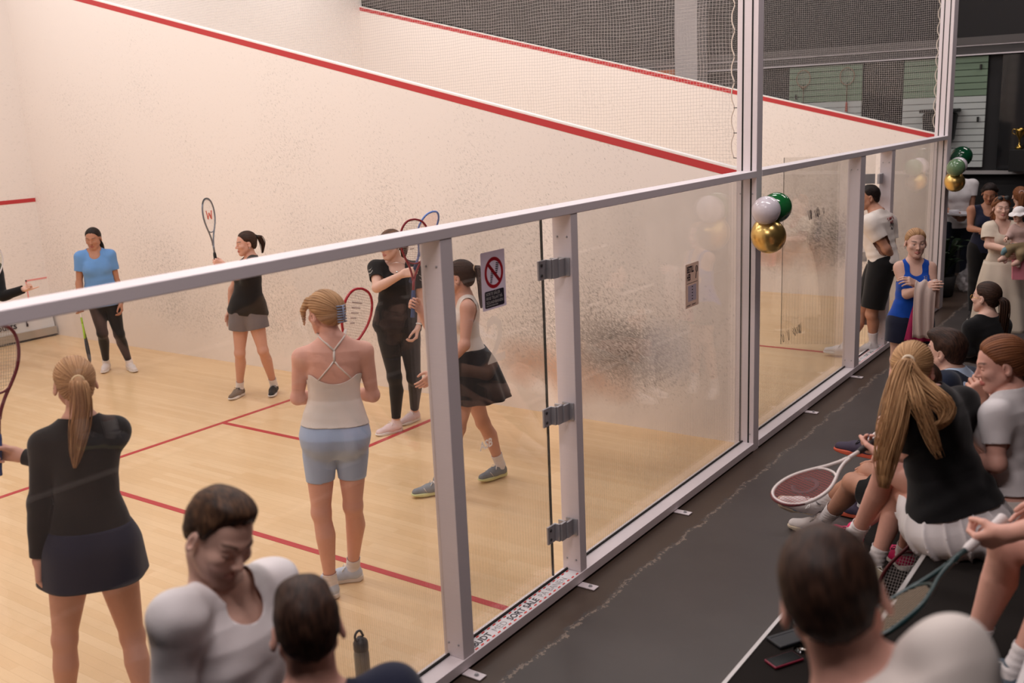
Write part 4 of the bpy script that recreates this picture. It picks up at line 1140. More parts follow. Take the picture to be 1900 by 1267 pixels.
# nets above the two side walls, with their edge ropes
def net(x, label):
    zt = 6.6; s_ = (ZF-ZB)/9.81
    V = [(x, .05, ZB+.045), (x, 9.70, ZF+.03), (x, 9.70, zt), (x, .05, zt)]
    o = MB().poly(V).build('net', net_m, at=None); tag(o, label, 'net'); 
    y0 = .035 if x < 1 else .045; r = MB(); zs = np.arange(ZB+.10, zt-.2, .185); pts = []
    for z in zs: pts += [(x, y0, z), (x, y0+.020, z+.06), (x, y0+.020, z+.125)]
    r.tube(smooth_path(pts, len(pts)*3), .0055, 6)
    ro = r.build('edge_rope', mat('cream_rope', (232, 220, 208), .8), smooth=True, at=(x, y0, float(zs[0]))); tag(ro, 'cream rope lacing the edge of the '+('nearer' if x < 1 else 'farther')+' net to its post', 'rope')
    px_ = -.04 if x < 1 else 6.23
    for z in zs: q = MB(); q.tube([(x, y0+.004, z), (px_, -.058, z)], .0035, 5); q.build('hook', black, ro)
net(.03, 'white safety net above the nearer dividing wall'); net(X2+.03, 'white safety net above the second, farther court wall')

# bleachers
bl = empty('bleacher', (-3.4, -2.6, 0), 'dark carpeted bleacher steps with pale metal nosings facing the glass', 'bleacher')
BX0, BX1 = -9.4, 2.35
nose = mat('nosing_metal', (206, 200, 198), .4, metal=.3)
for k, (ya, z0, z1) in enumerate(((-1.575, 0, .4), (-2.15, .4, .8), (-2.72, .8, 1.2))):
    o = MB().box((BX0, -3.78, z0), (BX1, ya, z1)).build('step', carpet, bl)
    n_ = MB(); n_.box((BX0, ya-.014, z1-.003), (BX1, ya+.003, z1+.003)); n_.box((BX0, ya, z1-.02), (BX1, ya+.003, z1)); n_.build('nosing', nose, o)
# ceiling lamps
lamp_m = mat('lamp_housing', (230, 228, 226), .5)
for i, (x, y, z, sx_, sy_, p) in enumerate(LAMPS):
    r = empty('ceiling_lamp', (x, y, z+.02), 'long white ceiling lamp hung over the courts' if y > 0 else 'long white ceiling lamp hung over the spectators', 'lamp', 'lamps over the courts' if y > 0 else 'lamps over the spectators')
    MB().box((x-sx_/2-.03, y-sy_/2-.03, z+.02), (x+sx_/2+.03, y+sy_/2+.03, z+.09)).build('housing', lamp_m, r, bevel=.01)
    for dy in (-sy_*.3, sy_*.3): MB().tube([(x, y+dy, z+.09), (x, y+dy, 7.0)], .008, 6).build('rod', lamp_m, r)
# joints of every figure, metres: pelvis, neck, head, shoulders, elbows, wrists, hips, knees, ankles, toes; facing of the head
JOINTS = {
'P1': {'pel':[-0.98,6.951,0.837],'neck':[-1.003,6.966,1.371],'head':[-0.997,6.962,1.518],'shL':[-0.874,6.883,1.322],'shR':[-1.122,7.041,1.331],'hiL':[-0.916,6.91,0.823],'hiR':[-1.04,6.989,0.839],'elL':[-0.844,6.864,1.019],'wrL':[-0.878,6.791,0.801],'knL':[-0.911,6.848,0.45],'anL':[-0.778,6.928,0.09],'toL':[-0.844,6.705,0.03],'elR':[-1.166,7.07,1.046],'wrR':[-1.202,7.021,0.794],'knR':[-1.053,6.939,0.483],'anR':[-0.901,7.187,0.09],'toR':[-1.056,7.036,0.03],'hf':[-0.776,-0.595,-0.208],'hu':[-0.165,-0.127,0.978],'H':1.66},
'P2': {'pel':[-0.924,4.641,0.886],'neck':[-0.867,4.594,1.388],'head':[-0.886,4.61,1.542],'shL':[-0.965,4.453,1.363],'shR':[-0.821,4.751,1.327],'hiL':[-0.891,4.588,0.868],'hiR':[-0.959,4.696,0.873],'elL':[-1.156,4.454,1.278],'wrL':[-1.238,4.522,1.383],'knL':[-0.884,4.518,0.496],'anL':[-0.692,4.633,0.09],'toL':[-0.809,4.542,0.03],'elR':[-0.891,4.873,1.079],'wrR':[-0.919,4.896,0.871],'knR':[-0.998,4.728,0.472],'anR':[-0.924,4.874,0.09],'toR':[-1.099,4.819,0.03],'hf':[-0.908,0.412,-0.07],'hu':[-0.064,0.029,0.998],'H':1.66},
'P3': {'pel':[-1.021,2.609,0.941],'neck':[-1.004,2.59,1.462],'head':[-1.062,2.595,1.633],'shL':[-0.896,2.473,1.407],'shR':[-1.12,2.718,1.436],'hiL':[-0.963,2.546,0.921],'hiR':[-1.08,2.674,0.933],'elL':[-0.88,2.456,1.128],'wrL':[-0.969,2.433,0.928],'knL':[-0.971,2.51,0.481],'anL':[-0.744,2.729,0.09],'toL':[-0.893,2.733,0.03],'elR':[-1.256,2.6,1.301],'wrR':[-1.18,2.369,1.419],'knR':[-1.105,2.612,0.501],'anR':[-1.07,2.661,0.09],'toR':[-1.25,2.722,0.03],'hf':[-0.982,0.13,-0.139],'hu':[-0.138,0.018,0.99],'H':1.73},
'P4': {'pel':[-1.795,1.261,0.954],'neck':[-1.806,1.276,1.404],'head':[-1.829,1.272,1.557],'shL':[-1.917,1.146,1.361],'shR':[-1.749,1.423,1.325],'hiL':[-1.851,1.201,0.927],'hiR':[-1.774,1.334,0.91],'elL':[-2.002,1.124,1.123],'wrL':[-2.133,1.288,0.936],'knL':[-1.998,1.225,0.508],'anL':[-2.051,1.393,0.1],'toL':[-2.137,1.463,0.03],'elR':[-1.847,1.545,1.16],'wrR':[-1.932,1.571,1.331],'knR':[-1.656,1.265,0.449],'anR':[-1.551,1.203,0.1],'toR':[-1.671,1.244,0.03],'hf':[-0.318,0.948,0.0],'hu':[0.0,0.0,1.0],'H':1.68},
'P5': {'pel':[-3.522,0.868,0.963],'neck':[-3.486,0.861,1.483],'head':[-3.496,0.898,1.638],'shL':[-3.612,0.98,1.408],'shR':[-3.369,0.751,1.414],'hiL':[-3.584,0.926,0.966],'hiR':[-3.46,0.809,0.954],'elL':[-3.616,1.039,1.176],'wrL':[-3.422,1.076,1.131],'knL':[-3.618,0.93,0.527],'anL':[-3.592,0.934,0.09],'toL':[-3.553,1.081,0.03],'elR':[-3.317,0.757,1.151],'wrR':[-3.282,0.944,1.134],'knR':[-3.475,0.823,0.536],'anR':[-3.371,0.969,0.09],'toR':[-3.431,1.036,0.03],'hf':[0.143,0.987,-0.07],'hu':[0.01,0.069,0.998],'H':1.72},
'P6': {'pel':[-5.002,0.898,0.889],'neck':[-4.983,0.888,1.438],'head':[-4.97,0.903,1.607],'shL':[-5.11,0.958,1.365],'shR':[-4.864,0.822,1.377],'hiL':[-5.083,0.943,0.843],'hiR':[-4.931,0.859,0.806],'elL':[-5.156,0.984,1.119],'wrL':[-5.199,0.985,0.868],'knL':[-5.144,0.977,0.474],'anL':[-5.173,1.016,0.09],'toL':[-5.11,1.21,0.03],'elR':[-4.85,1.065,1.151],'wrR':[-5.027,1.347,1.229],'knR':[-4.903,0.843,0.409],'anR':[-4.96,0.706,0.09],'toR':[-4.84,0.85,0.03],'hf':[0.408,0.912,-0.035],'hu':[0.014,0.032,0.999],'H':1.7},
'P7': {'pel':[-1.564,8.495,0.735],'neck':[-1.494,8.461,1.286],'head':[-1.469,8.449,1.48],'shL':[-1.681,8.496,1.219],'shR':[-1.336,8.44,1.171],'hiL':[-1.634,8.529,0.733],'hiR':[-1.498,8.463,0.713],'elL':[-1.737,8.357,0.943],'wrL':[-1.647,8.035,0.889],'knL':[-1.709,8.532,0.332],'anL':[-1.962,8.114,0.09],'toL':[-2.015,8.053,0.03],'elR':[-1.405,8.252,0.863],'wrR':[-1.254,8.045,0.938],'knR':[-1.553,8.457,0.306],'anR':[-1.864,7.912,0.09],'toR':[-1.894,7.807,0.03],'hf':[0.562,-0.827,0.0],'hu':[0.0,0.0,1.0],'H':1.72},
'P8': {'head':[-5.708,-0.948,1.596],'neck':[-5.703,-0.927,1.426],'pel':[-5.703,-0.917,0.906],'shL':[-5.529,-0.92,1.381],'shR':[-5.877,-0.968,1.442],'elL':[-5.487,-0.914,1.091],'elR':[-5.921,-0.96,1.152],'wrL':[-5.535,-1.028,0.891],'wrR':[-5.929,-1.054,0.932],'hiL':[-5.611,-0.91,0.906],'hiR':[-5.795,-0.923,0.906],'knL':[-5.611,-0.91,0.496],'knR':[-5.795,-0.923,0.496],'anL':[-5.611,-0.91,0.096],'anR':[-5.795,-0.923,0.096],'toL':[-5.491,-1.01,0.036],'toR':[-5.675,-1.023,0.036],'hf':[-0.077,-0.924,-0.375],'hu':[0.177,-0.382,0.907],'H':1.71},
'P9': {'head':[-5.831,-1.393,1.513],'neck':[-5.861,-1.423,1.348],'pel':[-5.861,-1.383,0.858],'shL':[-5.997,-1.305,1.328],'shR':[-5.726,-1.542,1.328],'elL':[-6.013,-1.263,1.048],'elR':[-5.661,-1.559,1.048],'wrL':[-5.978,-1.268,0.808],'wrR':[-5.65,-1.501,0.808],'hiL':[-5.929,-1.324,0.858],'hiR':[-5.793,-1.442,0.858],'knL':[-5.929,-1.324,0.473],'knR':[-5.793,-1.442,0.473],'anL':[-5.929,-1.304,0.093],'anR':[-5.793,-1.422,0.093],'toL':[-5.852,-1.185,0.033],'toR':[-5.686,-1.33,0.033],'hf':[0.599,0.789,-0.139],'hu':[0.084,0.111,0.99],'H':1.63},
'P10': {'head':[-5.634,-2.534,1.799],'neck':[-5.649,-2.591,1.634],'pel':[-5.866,-2.915,1.319],'shL':[-5.634,-2.541,1.554],'shR':[-5.642,-2.733,1.738],'elL':[-5.465,-2.408,1.334],'elR':[-5.439,-2.715,1.498],'wrL':[-5.226,-2.442,1.304],'wrR':[-5.262,-2.538,1.498],'hiL':[-5.892,-2.829,1.319],'hiR':[-5.841,-3.001,1.319],'knL':[-5.542,-2.601,1.319],'knR':[-5.434,-2.861,1.319],'anL':[-5.522,-2.601,0.899],'anR':[-5.414,-2.861,0.899],'toL':[-5.387,-2.561,0.839],'toR':[-5.28,-2.822,0.839],'hf':[0.931,0.273,-0.242],'hu':[0.157,0.298,0.941],'H':1.8},
'P11': {'anL':[-4.083,-2.638,0.89],'anR':[-3.982,-2.496,0.89],'knR':[-3.972,-2.571,1.257],'knL':[-4.017,-2.75,1.28],'pel':[-4.02,-3.02,1.3],'neck':[-4.04,-2.92,1.8],'head':[-4.04,-2.86,1.98],'hiL':[-4.11,-3.02,1.3],'hiR':[-3.93,-3.02,1.3],'shL':[-4.22,-2.92,1.78],'shR':[-3.86,-2.92,1.78],'elR':[-3.76,-2.86,1.5],'wrR':[-3.74,-2.68,1.34],'wrL':[-4.132,-2.594,1.36],'elL':[-4.162,-2.81,1.48],'toL':[-3.983,-2.554,0.83],'toR':[-3.95,-2.441,0.83],'hf':[-0.139,0.986,-0.087],'hu':[-0.012,0.086,0.996],'H':1.7},
'P12': {'pel':[-3.0,-2.24,0.91],'neck':[-2.981,-2.092,1.42],'head':[-2.954,-2.024,1.528],'hiL':[-3.06,-2.18,0.91],'hiR':[-2.94,-2.3,0.93],'knR':[-2.726,-1.874,0.99],'knL':[-2.65,-1.939,0.86],'anR':[-2.515,-1.685,0.52],'anL':[-2.681,-1.834,0.49],'toR':[-2.467,-1.61,0.47],'toL':[-2.775,-1.858,0.43],'shL':[-3.142,-2.055,1.354],'shR':[-2.834,-2.206,1.373],'elL':[-3.021,-2.05,1.178],'wrL':[-2.947,-1.916,1.143],'elR':[-2.725,-2.141,1.102],'wrR':[-2.772,-1.922,1.09],'hf':[0.992,0.072,-0.105],'hu':[0.104,0.008,0.995],'H':1.7},
'P13': {'pel':[-2.7,-2.42,0.91],'neck':[-2.708,-2.363,1.397],'head':[-2.715,-2.323,1.529],'hiL':[-2.79,-2.42,0.91],'hiR':[-2.61,-2.42,0.91],'knL':[-2.71,-2.02,0.96],'knR':[-2.51,-2.02,0.96],'anR':[-2.363,-1.64,0.49],'anL':[-2.481,-1.917,0.49],'toR':[-2.269,-1.532,0.44],'toL':[-2.382,-1.827,0.43],'shL':[-2.854,-2.337,1.345],'shR':[-2.561,-2.405,1.293],'elL':[-2.91,-2.366,1.154],'elR':[-2.541,-2.305,1.023],'wrL':[-2.81,-2.166,1.094],'wrR':[-2.601,-2.105,0.963],'hf':[-0.339,0.909,-0.242],'hu':[-0.085,0.227,0.97],'H':1.7},
'P14': {'pel':[-1.17,-1.92,0.5],'neck':[-1.188,-1.833,1.059],'head':[-1.177,-1.786,1.194],'hiL':[-1.26,-1.92,0.5],'hiR':[-1.08,-1.92,0.5],'knL':[-1.31,-1.5,0.6],'knR':[-1.1,-1.52,0.66],'anL':[-1.05,-1.32,0.1],'toL':[-1.02,-1.18,0.03],'anR':[-0.981,-1.327,0.5],'toR':[-0.962,-1.158,0.46],'shL':[-1.362,-1.831,1.037],'shR':[-1.001,-1.9,0.988],'elL':[-1.342,-1.771,0.747],'elR':[-0.961,-1.78,0.728],'wrL':[-1.182,-1.601,0.687],'wrR':[-1.041,-1.56,0.708],'hf':[0.181,0.983,0.0],'hu':[0.0,0.0,1.0],'H':1.8},
'P15': {'pel':[-1.85,-1.88,0.5],'neck':[-1.85,-1.83,1.0],'head':[-1.85,-1.795,1.165],'hiL':[-1.94,-1.88,0.5],'hiR':[-1.76,-1.88,0.5],'knL':[-1.775,-1.458,0.52],'knR':[-1.685,-1.518,0.56],'anL':[-1.416,-1.185,0.1],'anR':[-1.422,-1.137,0.2],'toL':[-1.408,-1.008,0.06],'toR':[-1.545,-0.974,0.24],'shL':[-2.04,-1.83,0.96],'shR':[-1.66,-1.83,0.96],'elL':[-1.51,-1.552,0.78],'elR':[-1.61,-1.81,0.67],'wrL':[-1.29,-1.632,0.83],'wrR':[-1.55,-1.59,0.57],'hf':[0.127,0.992,0.0],'hu':[0.0,0.0,1.0],'H':1.78},
'P16': {'pel':[0.68,-1.84,0.5],'neck':[0.653,-1.682,1.036],'head':[0.672,-1.67,1.186],'hiL':[0.59,-1.84,0.5],'hiR':[0.77,-1.84,0.5],'knL':[0.57,-1.43,0.52],'knR':[0.79,-1.43,0.52],'anL':[0.57,-1.4,0.12],'anR':[0.79,-1.4,0.12],'toL':[0.57,-1.27,0.06],'toR':[0.79,-1.27,0.06],'shL':[0.54,-1.612,0.979],'shR':[0.771,-1.78,0.965],'elL':[0.558,-1.596,0.803],'elR':[0.801,-1.7,0.695],'wrL':[0.746,-1.511,0.77],'wrR':[0.701,-1.5,0.715],'hf':[0.316,0.949,0.0],'hu':[0.0,0.0,1.0],'H':1.66},
'P17': {'pel':[3.37,-0.2,0.98],'neck':[3.351,-0.129,1.5],'head':[3.348,-0.043,1.654],'hiL':[3.283,-0.224,0.98],'hiR':[3.457,-0.176,0.98],'knL':[3.261,-0.144,0.454],'knR':[3.427,0.008,0.411],'anL':[3.389,-0.137,0.12],'anR':[3.132,0.063,0.12],'toL':[3.237,-0.049,0.05],'toR':[3.114,0.214,0.05],'shL':[3.186,-0.113,1.418],'shR':[3.53,-0.198,1.393],'elL':[3.21,-0.278,1.151],'wrL':[3.363,-0.308,0.987],'elR':[3.544,-0.25,1.106],'wrR':[3.435,-0.306,0.965],'hf':[-0.425,0.899,-0.105],'hu':[-0.045,0.094,0.995],'H':1.82},
'P18': {'pel':[1.138,-1.041,0.86],'anR':[1.159,-0.913,0.09],'neck':[1.14,-1.049,1.335],'head':[1.121,-1.054,1.508],'hiL':[1.173,-1.101,0.849],'hiR':[1.103,-0.979,0.853],'knR':[1.077,-0.956,0.543],'knL':[1.176,-1.114,0.537],'anL':[1.156,-1.114,0.127],'toR':[1.021,-0.894,0.03],'toL':[1.026,-1.084,0.067],'shL':[1.186,-1.156,1.299],'shR':[1.096,-0.949,1.306],'elR':[1.013,-1.032,1.109],'wrR':[0.923,-1.173,1.177],'elL':[1.117,-1.213,1.108],'wrL':[0.95,-1.113,1.203],'hf':[-0.886,-0.458,-0.07],'hu':[-0.062,-0.032,0.998],'H':1.64},
'P19': {'pel':[7.6,-0.1,0.92],'neck':[7.591,-0.056,1.482],'head':[7.608,-0.04,1.722],'hiL':[7.618,-0.188,0.92],'hiR':[7.582,-0.012,0.92],'knL':[7.618,-0.188,0.5],'knR':[7.582,-0.012,0.5],'anL':[7.618,-0.188,0.09],'anR':[7.582,-0.012,0.09],'toL':[7.496,-0.243,0.03],'toR':[7.449,-0.008,0.03],'shL':[7.627,-0.233,1.452],'shR':[7.556,0.12,1.452],'elL':[7.577,-0.242,1.141],'elR':[7.507,0.11,1.142],'wrL':[7.368,-0.214,1.052],'wrR':[7.317,-0.06,1.069],'hf':[-0.966,-0.193,-0.174],'hu':[-0.17,-0.034,0.985],'H':1.72},
'P20': {'neck':[5.596,-0.796,1.34],'pel':[5.626,-0.791,0.865],'head':[5.567,-0.803,1.512],'hiL':[5.641,-0.88,0.865],'hiR':[5.61,-0.702,0.865],'knL':[5.641,-0.88,0.475],'knR':[5.61,-0.702,0.475],'anL':[5.641,-0.88,0.09],'anR':[5.61,-0.702,0.09],'toL':[5.518,-0.931,0.03],'toR':[5.477,-0.695,0.03],'shL':[5.655,-0.958,1.32],'shR':[5.536,-0.624,1.32],'elR':[5.486,-0.631,1.107],'elL':[5.61,-0.993,1.104],'wrR':[5.353,-0.796,1.103],'wrL':[5.427,-0.876,1.084],'hf':[-0.893,-0.155,-0.423],'hu':[-0.416,-0.072,0.906],'H':1.6},
'P21': {'neck':[4.13,-1.194,1.32],'pel':[4.153,-1.21,0.845],'head':[4.097,-1.178,1.495],'hiL':[4.167,-1.299,0.845],'hiR':[4.139,-1.121,0.845],'knL':[4.167,-1.299,0.455],'knR':[4.139,-1.121,0.455],'anL':[4.167,-1.299,0.09],'anR':[4.139,-1.121,0.09],'toL':[4.046,-1.369,0.03],'toR':[4.003,-1.092,0.03],'shR':[4.092,-1.085,1.282],'shL':[4.172,-1.331,1.28],'elR':[4.012,-1.088,1.118],'wrR':[3.826,-1.317,1.108],'elL':[4.108,-1.436,1.12],'wrL':[3.899,-1.397,1.063],'hf':[-0.89,-0.454,-0.035],'hu':[-0.031,-0.016,0.999],'H':1.6},
'P23': {'head':[6.057,-1.05,1.44],'neck':[6.077,-1.05,1.26],'pel':[6.077,-1.05,0.79],'hiL':[6.077,-0.96,0.79],'hiR':[6.077,-1.14,0.79],'knL':[6.077,-0.96,0.42],'knR':[6.077,-1.14,0.42],'anL':[6.077,-0.96,0.09],'anR':[6.077,-1.14,0.09],'toL':[6.207,-0.94,0.03],'toR':[6.207,-1.16,0.03],'shL':[6.077,-0.87,1.23],'shR':[6.077,-1.23,1.23],'elL':[6.097,-0.83,0.94],'elR':[6.097,-1.27,0.94],'wrL':[6.257,-0.87,0.77],'wrR':[6.257,-1.23,0.77],'hf':[0.946,0.312,-0.087],'hu':[0.083,0.027,0.996],'H':1.58},
'P24': {'pel':[-1.45,-2.5,0.92],'head':[-1.746,-2.201,1.241],'neck':[-1.726,-2.301,1.091],'hiL':[-1.54,-2.5,0.92],'hiR':[-1.36,-2.5,0.92],'knL':[-1.59,-2.07,0.96],'knR':[-1.31,-2.07,0.96],'anL':[-1.59,-2.07,0.5],'anR':[-1.31,-2.07,0.5],'toL':[-1.59,-1.94,0.44],'toR':[-1.31,-1.94,0.44],'shL':[-1.906,-2.311,1.041],'shR':[-1.546,-2.311,1.041],'wrL':[-2.088,-2.151,1.169],'elL':[-2.028,-2.201,0.934],'elR':[-1.486,-2.211,0.781],'wrR':[-1.586,-2.011,0.741],'hf':[-0.314,0.918,-0.242],'hu':[-0.078,0.229,0.97],'H':1.78},
'P22': {'head':[3.84,-1.381,1.46],'neck':[3.86,-1.405,1.34],'pel':[3.86,-1.431,1.162],'shR':[3.84,-1.351,1.314],'shL':[3.88,-1.467,1.313],'elR':[3.8,-1.322,1.253],'wrR':[3.76,-1.301,1.23],'elL':[3.86,-1.514,1.236],'wrL':[3.8,-1.512,1.178],'hiR':[3.84,-1.396,1.153],'hiL':[3.88,-1.468,1.15],'knR':[3.74,-1.33,1.125],'anR':[3.74,-1.302,1.026],'toR':[3.72,-1.283,0.979],'knL':[3.76,-1.433,1.073],'anL':[3.76,-1.424,0.985],'toL':[3.74,-1.405,0.938],'hf':[-0.843,0.519,-0.139],'hu':[-0.119,0.073,0.99],'H':0.78,'HS':0.62},
}
# ------------------------------------------------------------------ the people
for nm_, c, lip in (('skin_fair', (222, 180, 162), (188, 112, 108)), ('skin_tan', (186, 136, 112), (160, 88, 78)), ('skin_rosy', (224, 170, 152), (198, 104, 98)), ('skin_olive', (172, 122, 98), (150, 82, 74)), ('skin_warm', (208, 158, 138), (182, 98, 90))):
    skin_mat(nm_, c, lip, (74, 54, 42), (92, 66, 54))
mat('eye_white', (236, 230, 226), .25); mat('eye_iris', (84, 84, 78), .2); mat('eye_pupil', (14, 12, 12), .15)
H_BLACK = hair_mat('hair_black', (20, 15, 14), (46, 34, 30)); H_MID = hair_mat('hair_mid_brown', (44, 30, 23), (96, 68, 48)); H_DARK = hair_mat('hair_dark_brown', (36, 24, 19), (72, 48, 36))
H_BROWN = hair_mat('hair_brown', (60, 40, 27), (112, 76, 50)); H_BLOND = hair_mat('hair_blond', (138, 98, 62), (224, 180, 132)); H_ASH = hair_mat('hair_ash_blond', (136, 98, 66), (206, 162, 118)); H_AUB = hair_mat('hair_auburn', (92, 54, 34), (150, 96, 62))
F_WHITE = fabric('white', (232, 226, 226)); F_OFF = fabric('off_white', (226, 216, 208)); F_BLACK = fabric('black', (17, 16, 18)); F_BLUE = fabric('blue_heather', (98, 142, 196), noise=.08, nscale=300)
F_GREY = fabric('grey', (112, 104, 106)); F_ICE = fabric('ice_blue', (172, 190, 220), rough=.7); F_NAVY = fabric('navy', (24, 28, 50)); F_ROYAL = fabric('royal_blue', (14, 74, 176)); F_SUIT = fabric('suit_navy', (22, 32, 52)); F_CREAM = fabric('cream_linen', (222, 208, 190), bscale=120)
F_LEG = fabric('leggings_black', (18, 18, 20), rough=.6); F_SOCK = fabric('sock', (232, 226, 226), bump=.25); F_DENIM = fabric('dark_denim', (28, 32, 46)); F_PINK = fabric('dusty_pink', (196, 164, 156)); F_KHAKI = fabric('khaki', (150, 130, 98))
SOLE_W = mat('sole_white', (228, 222, 218), .6); SHOE_W = mat('shoe_white', (224, 216, 214), .65, bump=.1, bscale=300); SHOE_K = mat('shoe_black', (26, 25, 27), .6); SHOE_T = mat('shoe_taupe', (122, 106, 92), .7)
SHOE_P = mat('shoe_pale_pink', (226, 204, 204), .65); SHOE_G = mat('shoe_grey', (128, 134, 140), .7, bump=.1, bscale=300); SHOE_I = mat('shoe_ice', (196, 206, 222), .6); SHOE_V = mat('shoe_purple', (58, 48, 70), .65); SHOE_M = mat('shoe_magenta', (212, 24, 96), .55); SHOE_B = mat('shoe_cream', (206, 192, 164), .65)
SOLE_O = mat('sole_orange', (206, 92, 66), .6); SOLE_Y = mat('sole_lime', (214, 216, 160), .6)
LACE_W = mat('lace_white', (236, 232, 228), .8); LACE_K = mat('lace_black', (24, 22, 26), .8)
GOLD = mat('gold_jewellery', (212, 172, 96), .25, metal=1); SILVER = mat('silver_jewellery', (214, 212, 214), .2, metal=1)

def both(p, fn, *a, **k):
    for q in 'LR': fn(q, *a, **k)
def band(p, name, m, c, axis, r, w=.004, n=28, parent=None, rb=None, arc=None):
    """thin ring (necklace, hair tie, watch strap)"""
    ax = nrm(axis); u = nrm(np.cross(ax, (.3, .2, 1))); v = np.cross(ax, u)
    t = np.linspace(0, 2*math.pi, n, endpoint=False)
    b = MB(); b.tube([np.array(c)+r*math.cos(x)*u+(rb or r)*math.sin(x)*v for x in t], w, 6, closed=True)
    return b.build(name, m, parent or p.root, smooth=True)
def decal(p, name, m, fn, c, u, v, out, pts, wd=.004, parent=None):
    """flat mark wrapped on a surface: pts are 2-D polylines in the u, v plane at c; pushed along -out onto field fn"""
    b = MB()
    for poly in pts:
        W = []
        for x, y in poly:
            P = np.array([c+u*x+v*y+out*.12])
            P0 = P
            for _ in range(40):
                d = fn(P)[0]
                if d < .0015 or np.linalg.norm(P-P0) > .22: break
                P = P-out*min(max(d*.7, .0008), .02)
            W.append(P[0])
        b.tube(W, wd, 5, flat=.5)
    return b.build(name, m, parent or p.root, smooth=True)

def earring(p):
    for k in (-1, 1):
        c = p.hc+p.HR.T@(np.array([k*.082, -.008, -.038])*p.S); b = MB(); b.lathe(c, [(.0001, -.006), (.005, -.003), (.0055, 0), (.005, .004), (.0001, .006)], (0, 0, 1), 8); b.build('earring', SILVER, p.root, smooth=True)

# 1 woman in blue tee, far side of the court
p = Person('P1', lid=.0065, h=.011, hh=.006, hand=.006, fat=1.03, curls=(.6, 1.05), thumbs={'R': (.15, -.1, -1)})
p.start('woman in blue tee and black leggings standing far in the court, holding a racket down', skin='skin_olive')
p.top('tee_shirt', F_BLUE, sleeve=.52, hem=-.10); p.bottoms('leggings', F_LEG, waist=.25, inf=.005, linf=.004, shin=.93, wr=.001, thick=0)
p.hair(H_BLACK, 'pulled', .008); p.tail(H_BLACK, [(-.02, -.095, -.02), (.03, -.10, -.07), (.068, -.03, -.13), (.078, .035, -.20), (.070, .055, -.27)], [.016, .018, .017, .013, .004], 34, name='side_braid', seed=2)
for q in 'LR': p.sock(q, F_SOCK, .12); p.shoe(q, SHOE_W, SOLE_W, LACE_W)
g = p.grip_point('R'); racket('racket with lime shaft hanging from the hand of the woman in blue tee', g, g+np.array([.02, -.08, -1]), (0.788, -0.612, 0.008), mat('racket_graphite', (52, 58, 66), .35), mat('grip_white', (226, 222, 220), .7), mat('string_dark', (60, 60, 66), .5), bumper=black, cshaft=mat('racket_lime', (160, 196, 50), .35))

# 2 woman in black top and grey shorts
p = Person('P2', h=.010, hh=.0055, hand=.0055, fat=.98, curls=(1.05, .4), thumbs={'L': (0, 0, 1)})
p.start('woman in black top and grey shorts standing in profile by the court wall, racket raised', skin='skin_warm')
p.top('black_top', F_BLACK, sleeve=0, hem=-.06, inf=([-.3, -.05, .2, .45, .7, .9, 1.05], [.03, .028, .028, .022, .012, .008, .006])); p.bottoms('shorts', F_GREY, leg=.42, waist=.22, inf=.014, linf=(.024, .055))
p.hair(H_DARK, 'pulled', .008); p.tail(H_DARK, [(0, -.10, .045), (0, -.145, .04), (0, -.165, -.03), (0, -.15, -.12)], [.018, .03, .032, .010], 45, seed=3); band(p, 'hair_tie', F_BLACK, p.hc+p.HR.T@np.array([0, -.112, .046]), p.hf, .02, .005)
earring(p)
for q in 'LR': p.sock(q, F_SOCK, .17)
p.shoe('R', SHOE_T, SOLE_W, LACE_K); p.shoe('L', SHOE_K, SOLE_W, LACE_W)
g = p.grip_point('L'); racket('black and silver racket held upright before the face of the woman in black top', g, g+np.array([.03, .10, 1.0]), (0.372, -0.927, 0.025), mat('racket_silver', (120, 122, 130), .3, metal=.4), black, mat('string_white', (226, 214, 206), .5), bumper=black, mark=(mat('string_red_print', (206, 110, 96), .6), 'w'))

# 3 woman in black sports tee and leggings with two rackets in sight
p = Person('P3', h=.0095, hh=.0055, hand=.005, fat=1.05, curls=(.7, 1.1), thumbs={'R': (.25, -.15, .9)})
p.start('woman in black sports tee with white chevrons and black leggings, pointing with her racket', skin='skin_fair')
t3 = p.top('sports_tee', F_BLACK, sleeve=.55, hem=-.10, neck=(.085, .6, .0)); p.bottoms('leggings', F_LEG, waist=.25, inf=.006, linf=.006, shin=.90, wr=.0015, thick=0)
p.hair(H_BROWN, 'pulled', .009); p.tail(H_BROWN, [(0, -.10, .02), (-.01, -.14, .0), (-.02, -.15, -.08), (-.02, -.12, -.17)], [.02, .034, .036, .012], 45, seed=4)
earring(p)
c = p.at(1.0, 0, .035)+p.u*.0; band(p, 'necklace', SILVER, p.at(.985, 0, .022), p.u-p.fS*.55, .066*p.S, .0018)
b_ = MB(); b_.lathe(p.at(.90, 0, .105), [(.0001, -.002), (.009, -.001), (.009, .001), (.0001, .002)], p.fS, 12); b_.build('pendant', SILVER, p.root, smooth=True)
up3 = lambda P: np.minimum(p.upper(P, 'R', .017), p.upper(P, 'L', .017))
for q, nm_ in (('R', 'chevron'), ('L', 'chevron')):
    a, e = p.J['sh'+q], p.J['el'+q]; ax = nrm(e-a); out = p.fS*.75+p.latS*(.5 if q == 'R' else -.5); out = nrm(out-ax*(out@ax)); u = np.cross(ax, out)
    for k in range(2): decal(p, 'chevron', white_print, up3, a+ax*(.055+.035*k), u, -ax, out, [[(-.022, .012), (0, -.006), (.022, .012)]], .005, parent=t3)
for q in 'LR': p.shoe(q, SHOE_P, SOLE_W, LACE_W)
d, th, pn = p.hands['L']; w_ = p.J['wrL']; band(p, 'watch_strap', mat('watch_white', (226, 222, 220), .5), w_-d*.025, d, .030*p.S, .007)
